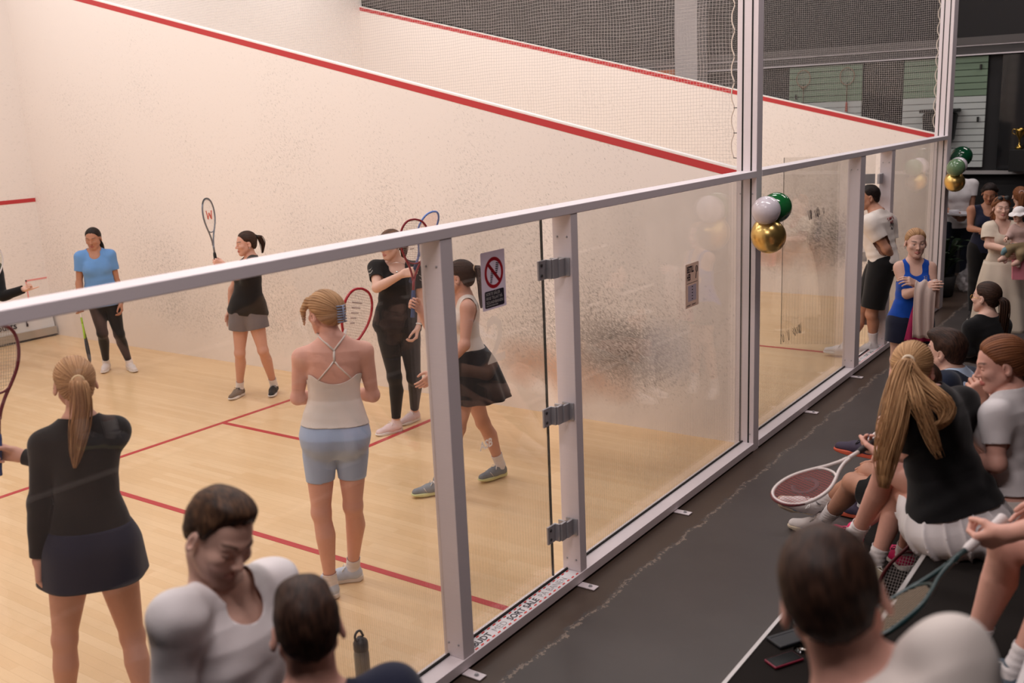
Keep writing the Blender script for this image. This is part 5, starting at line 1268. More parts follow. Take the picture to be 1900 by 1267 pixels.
b_ = MB(); o_ = -pn*.030; b_.lathe(w_-d*.025+o_, [(.0001, -.004), (.019, -.004), (.019, .004), (.017, .006), (.0001, .006)], -pn, 20); b_.build('watch_case', black, p.root, smooth=True)
g = p.grip_point('R'); racket('blue gripped racket with salmon strings pointed up by the woman in black tee', g, (-1.195, 2.045, 1.858), (-0.132, -0.989, 0.045), mat('racket_blue_white', (96, 128, 200), .35), mat('grip_navy', (40, 56, 96), .7), mat('string_salmon', (224, 140, 120), .5))

# 4 woman in white racerback and black skirt
p = Person('P4', h=.009, hh=.0055, hand=.005, curls=(.25, 1.1), thumbs={'R': (0, 0, 1)}, fat=1.0)
p.start('woman in white racerback and black skirt walking behind the door post, red racket upright', skin='skin_warm')
p.top('racerback_top', F_OFF, sleeve=0, hem=.17, inf=.006, neck=(.088, .5, .02), wr=.0012, strap=.125)
p.skirt('skirt', F_BLACK, waist=.22, length=.36, flare=.34, pleats=13, amp=.012); p.bottoms('inner_shorts', F_ROYAL, leg=.34, waist=.1, inf=.005, linf=.006, wr=0, thick=0)
p.hair(H_DARK, 'pulled', .010); p.tail(H_DARK, [(0, -.10, .06), (.0, -.145, .06), (.0, -.165, -.03), (.0, -.16, -.14), (0, -.15, -.22)], [.018, .034, .036, .026, .006], 60, seed=5); band(p, 'hair_tie', mat('tie_beige', (200, 170, 140), .7), p.hc+p.HR.T@np.array([0, -.114, .062]), p.hf, .021, .005)
for q in 'LR': p.sock(q, F_SOCK, .24); p.shoe(q, SHOE_G, SOLE_Y, LACE_W, stripe=white_print)
g = p.grip_point('R'); racket('dark red racket with blue grip held upright by the woman behind the post', g, (-1.923, 1.563, 2.003), (-0.509, -0.858, 0.069), mat('racket_dark_red', (132, 30, 40), .35), mat('grip_blue', (44, 66, 110), .7), mat('string_grey', (150, 130, 124), .5), mark=(mat('string_grey_print', (150, 128, 120), .6), 'bars'))

# 5 woman in white strappy top, seen from behind
p = Person('P5', h=.007, hh=.004, hand=.0045, fat=1.06, curls=(.5, 1.1))
p.start('woman seen from behind in white strappy top and pale blue shorts, inside the glass', skin='skin_rosy')
lowcut = lambda P: ((p.tt(P)-(.585+.09*np.clip(np.abs((P-p.J['pel'])@p.latS)/.12, 0, 1)**2))*p.L*np.where((P-p.at(.6))@p.fS < .02, 1, .4))
p.top('strappy_top', F_OFF, sleeve=0, hem=.135, inf=([0, .2, .5, .7, 1], [.012, .008, .006, .006, .005]), neck=(.12, .5, .05), wr=.0022, strap=.10, hcut=lowcut)
bodyf = lambda P: np.minimum(smin(smin(p.core(P), p.traps(P), .05), p.neckf(P), .035), np.minimum(p.upper(P, 'L'), p.upper(P, 'R')))
bk = -p.fS
def strap_path(pts): return decal(p, 'strap', F_OFF, bodyf, p.at(.72, 0, -.05), p.latS, p.u, bk, [pts], .0095)
strap_path([(-.088, -.055), (-.055, -.012), (-.022, .028), (-.004, .055)]); strap_path([(.088, -.040), (.055, -.005), (.022, .030), (.004, .055)])
strap_path([(0, .052), (.0, .085), (.0, .118)]); strap_path([(0, .115), (-.035, .150), (-.07, .178), (-.085, .192)]); strap_path([(0, .115), (.03, .152), (.055, .18), (.07, .20)])
p.bottoms('shorts', F_ICE, leg=.58, waist=.20, inf=.006, linf=.005, wr=.0012, thick=.002)
sweep = lambda Q, d: smin(smin(d, dell(Q, (-.01, -.085, .02), np.eye(3), (.055, .05, .07)), .03), np.minimum(np.minimum(dseg(Q, (.060, .055, .075), (.086, .070, .03), .020, .017), dseg(Q, (.086, .070, .03), (.082, .080, -.05), .017, .005)), dseg(Q, (-.062, .05, .075), (-.086, .07, -.02), .018, .006)), .025)
p.hair(H_ASH, 'pulled', .016, root=(-.01, -.115, .01), extra2=sweep, line=[(-.12, -.06), (-.085, -.062), (-.05, -.045), (-.015, .0), (.01, .010), (.03, .02), (.05, .05), (.07, .075), (.12, .10)])
# claw clip
cl = MB(); cc = p.hc+p.HR.T@(np.array([-.012, -.142, .0])*p.S)
for k in range(7):
    z = (.045-.014*k)*p.S
    cl.tube([cc+p.hu*z+p.hl*x*p.S-p.hf*y*p.S for x, y in ((-.026, -.012), (-.018, .004), (0, .010), (.018, .004), (.026, -.012))], .0042*p.S, 6)
cl.tube([cc+p.hu*.048*p.S-p.hf*.011, cc-p.hu*.042*p.S-p.hf*.011], .005, 6); cl.build('claw_clip', mat('clip_blue_grey', (126, 138, 168), .25), p.root, smooth=True)
band(p, 'necklace', GOLD, p.at(1.045, 0, -.006), p.u+p.fS*.3, .062*p.S, .0016)
for q in 'LR': p.sock(q, F_SOCK, .14); p.shoe(q, SHOE_I, SOLE_W, LACE_W)
g = p.grip_point('R'); racket('bright red racket rising over the shoulder of the woman in white strappy top', g+np.array([0, 0, .02]), (-3.112, 0.975, 1.708), (-0.13, -0.986, 0.085), mat('racket_red', (186, 30, 48), .3), black, mat('string_pale', (206, 190, 180), .5), mark=(mat('string_print', (168, 148, 142), .6), 'bars'))

# 6 woman in long-sleeved black, near left
p = Person('P6', h=.007, hh=.004, hand=.004, fat=1.0, curls=(.45, 1.1), thumbs={'R': (0, 0, 1)})
p.start('woman seen from behind in long-sleeved black top and navy skirt, left side of the court', skin='skin_warm')
p.top('long_sleeve_top', F_BLACK, sleeve=.5, long=.93, hem=.04, inf=.009, ainf=.009, neck=(.08, .5, .01), wr=.002)
p.skirt('skirt', F_NAVY, waist=.17, length=.245, flare=.12, pleats=5, amp=.008)
p.hair(H_ASH, 'pulled', .009, root=(0, -.105, .03)); p.tail(H_ASH, [(0, -.10, .03), (0, -.145, .03), (.004, -.155, -.06), (.02, -.13, -.16), (.045, -.125, -.26), (.062, -.125, -.33)], [.018, .034, .040, .040, .026, .006], 200, seed=6, r0=.0022); band(p, 'hair_tie', mat('tie_cream', (226, 200, 160), .7), p.hc+p.HR.T@np.array([0, -.116, .032]), p.hf, .022, .006)
for q in 'LR': p.sock(q, F_SOCK, .14); p.shoe(q, SHOE_W, SOLE_W)
g = p.grip_point('R'); racket('maroon racket with blue grip at the left edge, held by the woman in long-sleeved black', g, (-5.025, 1.376, 1.743), (0.186, -0.976, 0.091), mat('racket_maroon', (110, 32, 44), .35), mat('grip_royal', (34, 66, 130), .7), mat('string_beige', (190, 176, 160), .5))

# 7 pointing arm at the left edge
p = Person('P7', h=.012, hh=.007, hand=.0055, curls=(1.0, 1.15), point={'R': .05}, thumbs={'L': (0, 0, 1)})
p.start('person in black sleeves at the left edge, one arm pointing across the far court', skin='skin_fair')
p.top('long_sleeve_top', F_BLACK, sleeve=.5, long=.94, hem=-.05, ainf=.018); p.bottoms('shorts', F_BLACK, leg=.5); p.hair(H_BROWN, 'pulled', .009)
p.tail(H_BROWN, [(0, -.10, .03), (0, -.15, .0), (0, -.15, -.12)], [.02, .032, .010], 30, seed=7)
for q in 'LR': p.sock(q, F_SOCK, .2); p.shoe(q, SHOE_W, SOLE_W)
g = p.grip_point('L'); racket('white and black racket half cut off at the left edge, held by the pointing person', g, (-1.57, 7.97, 1.44), (0.082, -0.995, 0.049), mat('racket_white', (214, 210, 214), .35), black, mat('string_green', (150, 160, 130), .5), bumper=black)

# 8 man in white tee, foreground
SHORT_M = [(-.13, -.060), (-.09, -.058), (-.06, -.044), (-.03, -.012), (-.012, .008), (.010, -.002), (.022, .002), (.032, .030), (.046, .062), (.07, .078), (.12, .10)]
p = Person('P8', 'm', h=.007, hh=.0038, hand=.007, fat=.94, lid=.0065, armk=.84)
p.start('man in white tee with short brown hair standing outside the glass, looking down', skin='skin_fair')
p.top('tee_shirt', F_WHITE, sleeve=.66, hem=-.14, ainf=.016, neck=(.074, .5, .0), wr=.010); p.bottoms('shorts', F_BLACK, leg=.8, inf=.02, linf=(.03, .045))
top8 = lambda Q, d: smin(d, dell(Q, (.004, .016, .100), np.eye(3), (.054, .052, .024)), .03)
p.hair(H_MID, 'short', (.010, .018), SHORT_M, extra=top8)
for q in 'LR': p.sock(q, F_SOCK, .3); p.shoe(q, SHOE_W, SOLE_W)
# 9 man's head from behind
p = Person('P9', 'm', h=.008, hh=.004, hand=.008, fat=.98)
p.start('man with cropped dark hair seen from behind, at the bottom edge beside the white tee', skin='skin_rosy')
p.top('tee_shirt', F_NAVY, sleeve=.6, hem=-.14, ainf=.022); p.bottoms('shorts', F_BLACK, leg=.8, inf=.02, linf=(.03, .045)); p.hair(H_DARK, 'short', (.005, .014), SHORT_M, extra=top8)
for q in 'LR': p.sock(q, F_SOCK, .3); p.shoe(q, SHOE_W, SOLE_W)
# 10 man leaning in at the lower right
p = Person('P10', 'm', h=.008, hh=.004, hand=.008, fat=1.04, armk=.88)
p.start('man in pale tee with cropped dark hair, back turned, leaning in at bottom right', skin='skin_rosy')
p.top('tee_shirt', F_OFF, sleeve=.6, hem=-.12, ainf=.016, neck=(.082, .5, .0), wr=.011); p.bottoms('trousers', F_DENIM, waist=.2, inf=.014, linf=.022, shin=.92)
p.hair(H_DARK, 'short', (.007, .013), SHORT_M)
for q in 'LR': p.shoe(q, SHOE_K, SOLE_W)
# 11 seated person, only legs and hand in view
p = Person('P11', h=.0075, hh=.006, hand=.004, curls=(.9, .5), fat=1.05, thumbs={'L': (-.3, .6, .3)})
p.start('seated person at the right edge, bare legs in white socks, holding a white gripped racket', skin='skin_rosy')
p.top('tee_shirt', F_WHITE, sleeve=.55, hem=0); p.bottoms('shorts', F_BLACK, leg=.5, inf=.02, linf=(.025, .03)); p.hair(H_BROWN, 'pulled', .009)
for q in 'LR': p.sock(q, F_SOCK, .22); p.shoe(q, mat('shoe_slate', (92, 104, 116), .6), SOLE_Y, LACE_W)
g = p.grip_point('L'); racket('dark green racket with white grip pointing down the steps at the right edge', g, (-4.501, -2.339, 1.178), (.1, .5, .9), mat('racket_green', (22, 52, 54), .35), mat('grip_pearl', (222, 214, 212), .6), mat('string_tan', (196, 176, 152), .5), bumper=black)

# 12 seated woman with long blond ponytail
p = Person('P12', lid=.0065, h=.006, hh=.0038, hand=.0036, curls=(1.0, .9), fat=1.04, thumbs={'L': (-.25, .75, -.25), 'R': (-.25, .75, -.25)})
p.start('seated woman with long blond ponytail in black tee and white pleated skirt, legs crossed', skin='skin_rosy')
p.top('tee_shirt', F_BLACK, sleeve=.60, hem=.10, ainf=.024, neck=(.078, .5, 0), wr=.008)
def seated_skirt(p, m, k=.8):
    T = [p.at(.08)]; R = np.stack([p.latH, p.fH, p.u])
    side = np.array([0, 0, 1.])
    def g(P):
        d = p.core(P, .014, bust=False, tmin=-.1)
        for q in 'LR': d = smin(d, p.thigh(P, q, (.02, .035)), .05)
        d = smin(d, dell(P, p.J['pel']-side*.035, np.eye(3), (.205, .20, .085)), .08)
        rel = P-p.J['pel']; an = np.arctan2(rel@p.fH, rel@p.latH)
        fall = np.clip((.12-(rel@p.u))/.2, 0, 1)
        return d-.020*fall*(1-np.abs(np.sin(an*8+.5*np.sin(an*3)+(rel@p.u)*2)))**3-.005*wob(P, 15)
    lo, hi = p.bounds([p.J['pel'], p.J['knL'], p.J['knR']], .32)
    V, Q = nets(g, lo, hi, p.h)
    cut = (p.tt(V)-.20)*p.L
    for q in 'LR': cut = np.maximum(cut, p.limb_cut(V, p.J['hi'+q], p.J['kn'+q], .62, .16))
    return p.wear('pleated_skirt', *clip(V, Q, cut), m, .003)
seated_skirt(p, F_WHITE)
p.hair(H_BLOND, 'pulled', .010, root=(0, -.105, .045))
TB = p.hc+p.HR.T@(np.array([0, -.10, .05])*p.S)
p.tail(H_BLOND, [TB, (-3.112, -2.031, 1.588), (-3.163, -2.029, 1.534), (-3.254, -2.039, 1.457), (-3.306, -2.04, 1.36), (-3.333, -2.031, 1.254), (-3.355, -2.031, 1.136)], [.016, .034, .046, .052, .056, .048, .014], 330, seed=8, curl=.008, world=True, r0=.0019)
p.tail(H_BLOND, [TB, (-3.112, -2.039, 1.58), (-3.14, -2.097, 1.521), (-3.203, -2.187, 1.481), (-3.199, -2.224, 1.432), (-3.227, -2.209, 1.385), (-3.236, -2.19, 1.402)], [.016, .032, .040, .042, .034, .026, .010], 190, seed=9, name='loose_locks', curl=.010, core=False, world=True, r0=.0018)
p.tail(H_BLOND, [TB, (-3.117, -2.042, 1.559), (-3.239, -2.11, 1.485), (-3.248, -2.162, 1.384), (-3.256, -2.216, 1.261)], [.012, .030, .036, .030, .008], 90, seed=19, name='loose_locks', curl=.012, core=False, world=True, r0=.0017)
band(p, 'hair_tie', mat('tie_white', (236, 220, 196), .7), p.hc+p.HR.T@np.array([0, -.118, .052]), p.hf, .021, .006)
for q in 'LR': p.sock(q, F_SOCK, .22); p.shoe(q, SHOE_B, SOLE_W, LACE_W)
d, th, pn = p.hands['L']; wr_ = MB(); wr_.tube([p.J['wrL']-d*.075, p.J['wrL']-d*.005], [.038, .034], 18); wo = wr_.build('wristband', mat('wrist_wrap', (206, 186, 152), .85, bump=.5, bscale=60), p.root, smooth=True)
g = p.grip_point('L'); racket('white racket with red strings held low by the woman with long blond ponytail', g, (-3.391, -1.639, 1.024), (-.45, .15, .9), mat('racket_pearl', (222, 210, 206), .3), mat('grip_black_red', (36, 30, 32), .6), mat('string_red', (186, 60, 58), .5), bumper=mat('bumper_maroon', (96, 24, 30), .5), mark=(mat('string_dark_print', (90, 40, 42), .6), 'ring'))

# 13 seated woman in white crop top
p = Person('P13', lid=.0065, h=.0075, hh=.0042, hand=.006, fat=1.06)
p.start('seated woman in white tee in profile at the right edge, auburn hair tied back', skin='skin_rosy')
p.top('tee_shirt', F_WHITE, sleeve=.60, hem=.20, inf=.010, ainf=.012, neck=(.082, .5, 0), wr=.006); p.bottoms('shorts', F_OFF, leg=.5, waist=.16, inf=.012, linf=(.02, .03))
p.hair(H_AUB, 'pulled', .011, line=[(-.12, -.07), (-.085, -.068), (-.05, -.045), (-.015, .0), (.008, .012), (.03, .028), (.05, .060), (.068, .080), (.12, .105)]); p.tail(H_AUB, [(0, -.10, .0), (-.01, -.14, -.02), (-.03, -.15, -.10), (-.05, -.12, -.20)], [.02, .034, .034, .014], 50, seed=10)
for q in 'LR': p.sock(q, F_SOCK, .10); p.shoe(q, SHOE_M, SOLE_W, LACE_K)
# 14 man in navy jacket
p = Person('P14', 'm', h=.009, hh=.0045, hand=.008)
p.start('seated man in navy jacket with floppy dark hair, in profile facing the glass', skin='skin_fair')
p.top('jacket', F_SUIT, sleeve=.55, long=.92, hem=-.1, ainf=.022, neck=(.088, .5, .0), wr=.005); p.top('shirt', fabric('pale_blue', (186, 206, 230)), sleeve=.4, hem=.2, inf=.010, ainf=.008, neck=(.070, .5, -.01), wr=.001); p.bottoms('shorts', F_BLACK, leg=.7, inf=.018, linf=(.03, .045))
flop = lambda Q, d: smin(d, smin(dell(Q, (0, .045, .095), np.eye(3), (.068, .052, .034)), dseg(Q, (.03, .075, .085), (.045, .088, .045), .016, .008), .02), .03)
p.hair(H_DARK, 'short', (.013, .018), [(-.13, -.085), (-.09, -.082), (-.06, -.06), (-.03, -.03), (-.012, .0), (.012, .0), (.03, .010), (.045, .045), (.07, .062), (.12, .08)], extra=flop)
p.sock('R', F_SOCK, .6); p.sock('L', F_SOCK, .6)
for q in 'LR': p.shoe(q, SHOE_V, SOLE_O, LACE_K)
# 15 man whose legs stretch onto the floor
p = Person('P15', 'm', h=.008, hh=.008, hand=.008, fat=1.0)
p.start('seated man mostly hidden behind the ponytail, tanned legs stretched out in white socks', skin='skin_tan')
p.top('tee_shirt', F_BLACK, sleeve=.6, hem=-.1, ainf=.02); p.bottoms('shorts', F_BLACK, leg=.80, inf=.016, linf=(.025, .035)); p.hair(H_DARK, 'short', (.008, .014), SHORT_M)
for q in 'LR':
    s_ = p.sock(q, F_SOCK, .36); o_ = p.shoe(q, SHOE_W, mat('sole_tan', (206, 190, 166), .6), LACE_W)
    B_, F_, Y_, Z_ = p.foot_frame(q); a, b = p.J['kn'+q], p.J['an'+q]; ax = nrm(a-b); c = b+ax*.075
    out = np.array([-.85, -.35, .4]); out = nrm(out-ax*(out@ax)); u = nrm(np.cross(ax, out))
    decal(p, 'sock_emblem', ink, lambda P: p.shin(P, q, .006), c, u, ax, out, [[(-.016, -.008), (-.010, .002)], [(-.008, -.008), (.002, .010)], [(.002, -.008), (.014, .014)]], .0034, parent=s_)
    bb_ = MB()
    for sg_ in (-1, 1): bb_.tube([B_+(F_*.09+Y_*sg_*.041+Z_*.032)*p.S, B_+(F_*.13+Y_*sg_*.044+Z_*.034)*p.S, B_+(F_*.18+Y_*sg_*.040+Z_*.030)*p.S], [.004, .010, .004], 8, flat=.5)
    bb_.build('blue_panel', mat('shoe_blue_panel', (60, 120, 160), .5), o_, smooth=True)
# 16 woman in black with glasses, plate on her lap
p = Person('P16', h=.0095, hh=.0048, hand=.006, curls=(.4, .4))
p.start('seated woman in black top with glasses and long dark ponytail, a plate before her', skin='skin_fair')
p.top('long_sleeve_top', F_BLACK, sleeve=.5, long=.85, hem=0, inf=.010, ainf=.010, neck=(.09, .5, .01)); p.bottoms('trousers', F_OFF, waist=.1, inf=.012, linf=.020, shin=.9)
p.hair(H_DARK, 'pulled', .009); p.tail(H_DARK, [(0, -.10, .0), (0, -.14, -.01), (-.0, -.15, -.10), (-.02, -.14, -.22), (-.03, -.14, -.34)], [.02, .036, .038, .034, .010], 60, seed=11)
gl_ = MB()
for k in (-1, 1):
    gl_.tube([p.hc+p.HR.T@(np.array([k*.031+.019*math.cos(t), .092, .0+.016*math.sin(t)])*p.S) for t in np.linspace(0, 6.283, 16, endpoint=False)], .0016, 5, closed=True); gl_.tube([p.hc+p.HR.T@(np.array([k*x, y, .004])*p.S) for x, y in ((.050, .090), (.076, .05), (.080, -.01))], .0016, 5)
gl_.tube([p.hc+p.HR.T@(np.array([x, .093, .002])*p.S) for x in (-.012, 0, .012)], .0016, 5); gl_.build('glasses', GOLD, p.root, smooth=True)
for q in 'LR': p.shoe(q, SHOE_W, SOLE_W)
P16W = p.J['wrL'].copy()
# 17 man in printed white tee in the doorway
p = Person('P17', 'm', h=.009, hh=.005, hand=.005, fat=1.05, curls=(.5, .5))
p.start('man in white printed tee and black shorts in the open doorway, hands behind back', skin='skin_tan')
t17 = p.top('tee_shirt', F_OFF, sleeve=.62, hem=-.12, ainf=.030, neck=(.080, .5, 0), wr=.006); p.bottoms('shorts', F_BLACK, leg=.86, waist=.2, inf=.02, linf=(.03, .055))
p.hair(H_BLACK, 'short', (.006, .010), [(-.13, -.072), (-.09, -.07), (-.06, -.045), (-.03, -.005), (-.012, .015), (.012, .018), (.03, .034), (.045, .070), (.07, .098), (.12, .125)])
for q in 'LR': p.sock(q, F_SOCK, .40); p.shoe(q, SHOE_W, SOLE_W, LACE_W)
tf = lambda P: smin(p.core(P, .016), p.traps(P, .012), .05); bo = -p.fS
rr = mat('print_red', (150, 40, 44), .7)
def letters(rows, m, size, tilt=0.):
    out = []
    G = {'C': [[(.8, .9), (.3, 1), (0, .5), (.3, 0), (.8, .1)]], 'A': [[(0, 0), (.4, 1), (.8, 0)], [(.2, .4), (.6, .4)]], 'M': [[(0, 0), (0, 1), (.4, .4), (.8, 1), (.8, 0)]], 'T': [[(0, 1), (.8, 1)], [(.4, 1), (.4, 0)]], 'S': [[(.8, .9), (.2, 1), (.1, .6), (.7, .4), (.6, 0), (0, .1)]], 'E': [[(.8, 1), (0, 1), (0, 0), (.8, 0)], [(0, .5), (.6, .5)]], 'R': [[(0, 0), (0, 1), (.7, .9), (.6, .5), (0, .5)], [(.3, .5), (.8, 0)]], 'I': [[(.3, 0), (.3, 1)]], '’': [[(.3, 1), (.2, .8)]], 'O': [[(.4, 1), (0, .5), (.4, 0), (.8, .5), (.4, 1)]]}
    for j, t in enumerate(rows):
        for i, ch in enumerate(t):
            for st in G.get(ch, []): out.append([((x+i*1.05-len(t)*.52)*size, (y-j*1.35)*size) for x, y in st])
    return out
decal(p, 'back_lettering', rr, tf, p.at(.84, .02, -.06), p.latS, p.u, bo, letters(['CAM’S', 'ICE'], rr, .028), .0032, parent=t17)
decal(p, 'back_drawing', ink, tf, p.at(.60, .02, -.06), p.latS, p.u, bo, [[(-.05, .06), (-.03, .10), (.0, .06), (.03, .09), (.05, .05)], [(-.04, .02), (-.02, .05), (.01, .02), (.04, .05)], [(-.07, -.02), (-.02, -.005), (.03, -.02), (.07, -.01)], [(-.05, -.06), (.05, -.05)]], .0026, parent=t17)
# 18 woman in blue singlet
p = Person('P18', h=.009, hh=.0045, hand=.005, curls=(.6, .4), fat=.93)
p.start('woman in blue singlet and navy shorts standing with folded arms and looking this way', skin='skin_fair')
t18 = p.top('singlet', F_ROYAL, sleeve=0, hem=-.06, inf=([-.3, -.05, .2, .45, .7, .9, 1.05], [.024, .020, .020, .018, .012, .008, .006]), neck=(.074, .5, .03), wr=.004, strap=.085, arm_in=.02); p.bottoms('shorts', F_NAVY, leg=.5, inf=.018, linf=(.03, .05))
p.hair(H_ASH, 'pulled', .008); p.tail(H_ASH, [(.0, -.10, -.02), (.02, -.12, -.06), (.045, -.08, -.12)], [.018, .02, .008], 30, seed=12)
decal(p, 'chest_logo', white_print, lambda P: p.core(P, .014), p.at(.80, -.07, .10), p.latS, p.u, p.fS, [[(-.01, -.015), (-.01, .015), (.01, .012), (.006, 0), (-.01, 0)], [(.006, 0), (.012, -.008), (-.01, -.015)]], .003, parent=t18)
earring(p)
for q in 'LR': p.sock(q, F_SOCK, .2); p.shoe(q, SHOE_W, SOLE_W)
P18 = p
# 19-23 standing people at the far end
p = Person('P19', h=.012, hh=.008, hand=.009)
p.start('person in white tee and dark trousers behind the far balloons, holding a white tray', skin='skin_tan')
p.top('tee_shirt', F_WHITE, sleeve=.5, hem=-.1); p.bottoms('trousers', F_DENIM, waist=.2, inf=.010, linf=.018, shin=.94); p.hair(H_BROWN, 'pulled', .010)
for q in 'LR': p.shoe(q, SHOE_W, SOLE_W)
P19 = p
p = Person('P20', lid=.0065, h=.010, hh=.006, hand=.008)
p.start('woman in dark navy tank top with dark wavy hair, looking down near the far wall', skin='skin_olive')
p.top('tank_top', F_NAVY, sleeve=0, hem=-.08, neck=(.09, .5, .02), strap=.10); p.bottoms('trousers', F_BLACK, waist=.2, inf=.010, linf=.03, shin=.96)
sidehair = lambda Q, d: smin(d, np.minimum(dseg(Q, (.078, -.01, .03), (.092, .0, -.16), .026, .030), dseg(Q, (-.078, -.01, .03), (-.092, .0, -.16), .026, .030)), .03)
p.hair(H_BLACK, 'pulled', .014, extra=sidehair, root=(0, 0, .12)); p.tail(H_BLACK, [(0, -.08, .0), (0, -.11, -.10), (0, -.11, -.22)], [.06, .075, .05], 60, seed=13, name='long_hair')
for q in 'LR': p.shoe(q, SHOE_K, SOLE_W)
p = Person('P21', h=.009, hh=.0048, hand=.005, curls=(.5, .5))
p.start('woman in long cream dress with sunglasses on her head, carrying a baby', skin='skin_fair')
p.top('dress_bodice', F_CREAM, sleeve=.62, hem=.16, ainf=.034, inf=.014, neck=(.085, .5, .04), wr=.005); p.skirt('dress_skirt', F_CREAM, waist=.22, length=.74, flare=.13, pleats=9, amp=.016, inf=.026)
p.hair(H_AUB, 'pulled', .015, extra=sidehair, root=(0, .02, .12)); p.tail(H_AUB, [(0, -.07, .0), (0, -.11, -.10), (0, -.11, -.20)], [.055, .075, .045], 60, seed=14, name='long_hair')
sg_ = MB()
for k in (-1, 1): sg_.lathe(p.hc+p.HR.T@(np.array([k*.034, .052, .118])*p.S), [(.0001, -.003), (.026, -.002), (.028, .0), (.026, .002), (.0001, .003)], p.HR.T@nrm((0, .75, .65)), 14)
sg_.tube([p.hc+p.HR.T@(np.array([x, y, z])*p.S) for x, y, z in ((-.085, -.01, .05), (-.066, .045, .115), (0, .06, .122), (.066, .045, .115), (.085, -.01, .05))], .004, 6); sg_.build('sunglasses', black, p.root, smooth=True)
for q in 'LR': p.shoe(q, mat('sandal_tan', (150, 110, 84), .6), SOLE_W)
P21 = p
p = Person('P23', h=.012, hh=.006, hand=.012)
p.start('person with brown ponytail partly cut off at far right, behind the cream dress', skin='skin_fair')
p.top('tee_shirt', F_BLACK, sleeve=.6, hem=-.1); p.bottoms('trousers', F_DENIM, waist=.2, inf=.010, linf=.018, shin=.94); p.hair(H_AUB, 'pulled', .012)
p.tail(H_AUB, [(0, -.10, .04), (0, -.15, .02), (0, -.15, -.12), (0, -.13, -.24)], [.02, .045, .05, .02], 50, seed=15); band(p, 'hair_tie', F_PINK, p.hc+p.HR.T@np.array([0, -.118, .042]), p.hf, .024, .007)
for q in 'LR': p.shoe(q, SHOE_K, SOLE_W)
# 24 person resting chin on hand, mostly hidden
p = Person('P24', 'm', h=.010, hh=.006, hand=.005, curls=(1.1, .5))
p.start('seated person in blue shorts, chin on raised fist, hidden behind the auburn hair', skin='skin_warm')
p.top('tee_shirt', F_BLACK, sleeve=.6, hem=-.08); p.bottoms('shorts', F_ROYAL, leg=.8, inf=.016, linf=(.025, .04)); p.hair(H_DARK, 'short', (.008, .014), SHORT_M)
for q in 'LR': p.sock(q, F_SOCK, .25); p.shoe(q, SHOE_K, SOLE_W)
# ------------------------------------------------------------------ things around
def sheet(name, path, wdir, w, m, parent=None, folds=2.2, amp=.012, thick=.004, seed=0., w1=None, n=26):
    """hanging cloth along a path; wdir = direction of its width"""
    C = smooth_path(path, n); wd = nrm(wdir); V = []; k = 22
    for i, c in enumerate(C):
        t = nrm(C[min(i+1, n-1)]-C[max(i-1, 0)]); nn = nrm(np.cross(t, wd)); ww = w+((w1 or w)-w)*i/(n-1)
        for j in range(k+1):
            x = j/k-.5; V.append(c+wd*x*ww+nn*amp*(math.sin(x*folds*6.28+seed+.6*math.sin(i*.25))+.4*math.sin(x*15+i*.3+seed)))
    F = [(i*(k+1)+j, i*(k+1)+j+1, (i+1)*(k+1)+j+1, (i+1)*(k+1)+j) for i in range(n-1) for j in range(k)]
    o = mesh(name, V, F, m, parent, at=None if parent else tuple(C[0]))
    s = o.modifiers.new('thick', 'SOLIDIFY'); s.thickness = thick; s.offset = 0
    return o

# balloons
def balloon(c, r, m, label, group, down=(0, 0, -1)):
    root = empty('balloon', tuple(c), label, 'balloon', group); c = np.array(c); d = nrm(down)
    b = MB(); prof = []
    for k in range(21):
        t = math.pi*k/20; rr = r*math.sin(t); h = -math.cos(t)*r*1.04
        if k < 8: h -= r*.10*(1-k/8.)**2
        prof.append((max(rr, .0006), -h))
    b.lathe(c, prof, d, 30); b.build('skin', m, root, smooth=True)
    q = MB(); e = c+d*(r*1.13); q.lathe(e, [(.010, -.006), (.004, .0), (.005, .006), (.013, .016), (.011, .017)], d, 12); q.build('knot', m, root, smooth=True)
    return root
B_W = mat('balloon_white', (236, 228, 236), .18, spec=.6, coat=.4); B_G = mat('balloon_green', (26, 104, 52), .14, spec=.6, coat=.5); B_D = mat('balloon_dark_green', (10, 74, 46), .16, spec=.6, coat=.4); B_S = mat('balloon_sage', (112, 146, 110), .16, spec=.6, coat=.4)
B_AU = mat('balloon_gold', (236, 200, 124), .28, metal=1.0)
balloon((-.255, -.335, 1.893), .103, B_W, 'glossy white balloon on the nearer tall post, beside a green one', 'balloons on the posts', (.5, .6, -.5))
balloon((-.085, -.345, 1.895), .112, B_G, 'bright green balloon on the nearer tall post, behind the white one', 'balloons on the posts', (-.5, .6, -.5))
balloon((-.20, -.335, 1.702), .125, B_AU, 'metallic gold balloon on the nearer tall post, below the white and green ones', 'balloons on the posts', (0, .6, .8))
balloon((5.95, -.338, 1.615), .118, B_AU, 'metallic gold balloon hanging lowest on the far tall post', 'balloons on the posts', (0, .6, .8))
balloon((5.86, -.36, 1.795), .105, B_S, 'sage green balloon on the far tall post, above the gold one', 'balloons on the posts', (.4, .6, -.5))
balloon((6.08, -.34, 1.80), .105, B_W, 'white balloon on the far tall post, mostly behind the sage one', 'balloons on the posts', (-.4, .6, -.5))
balloon((6.295, -.33, 1.90), .125, B_D, 'dark green balloon at the far tall post, topmost of its bunch', 'balloons on the posts', (-.5, .6, -.5))

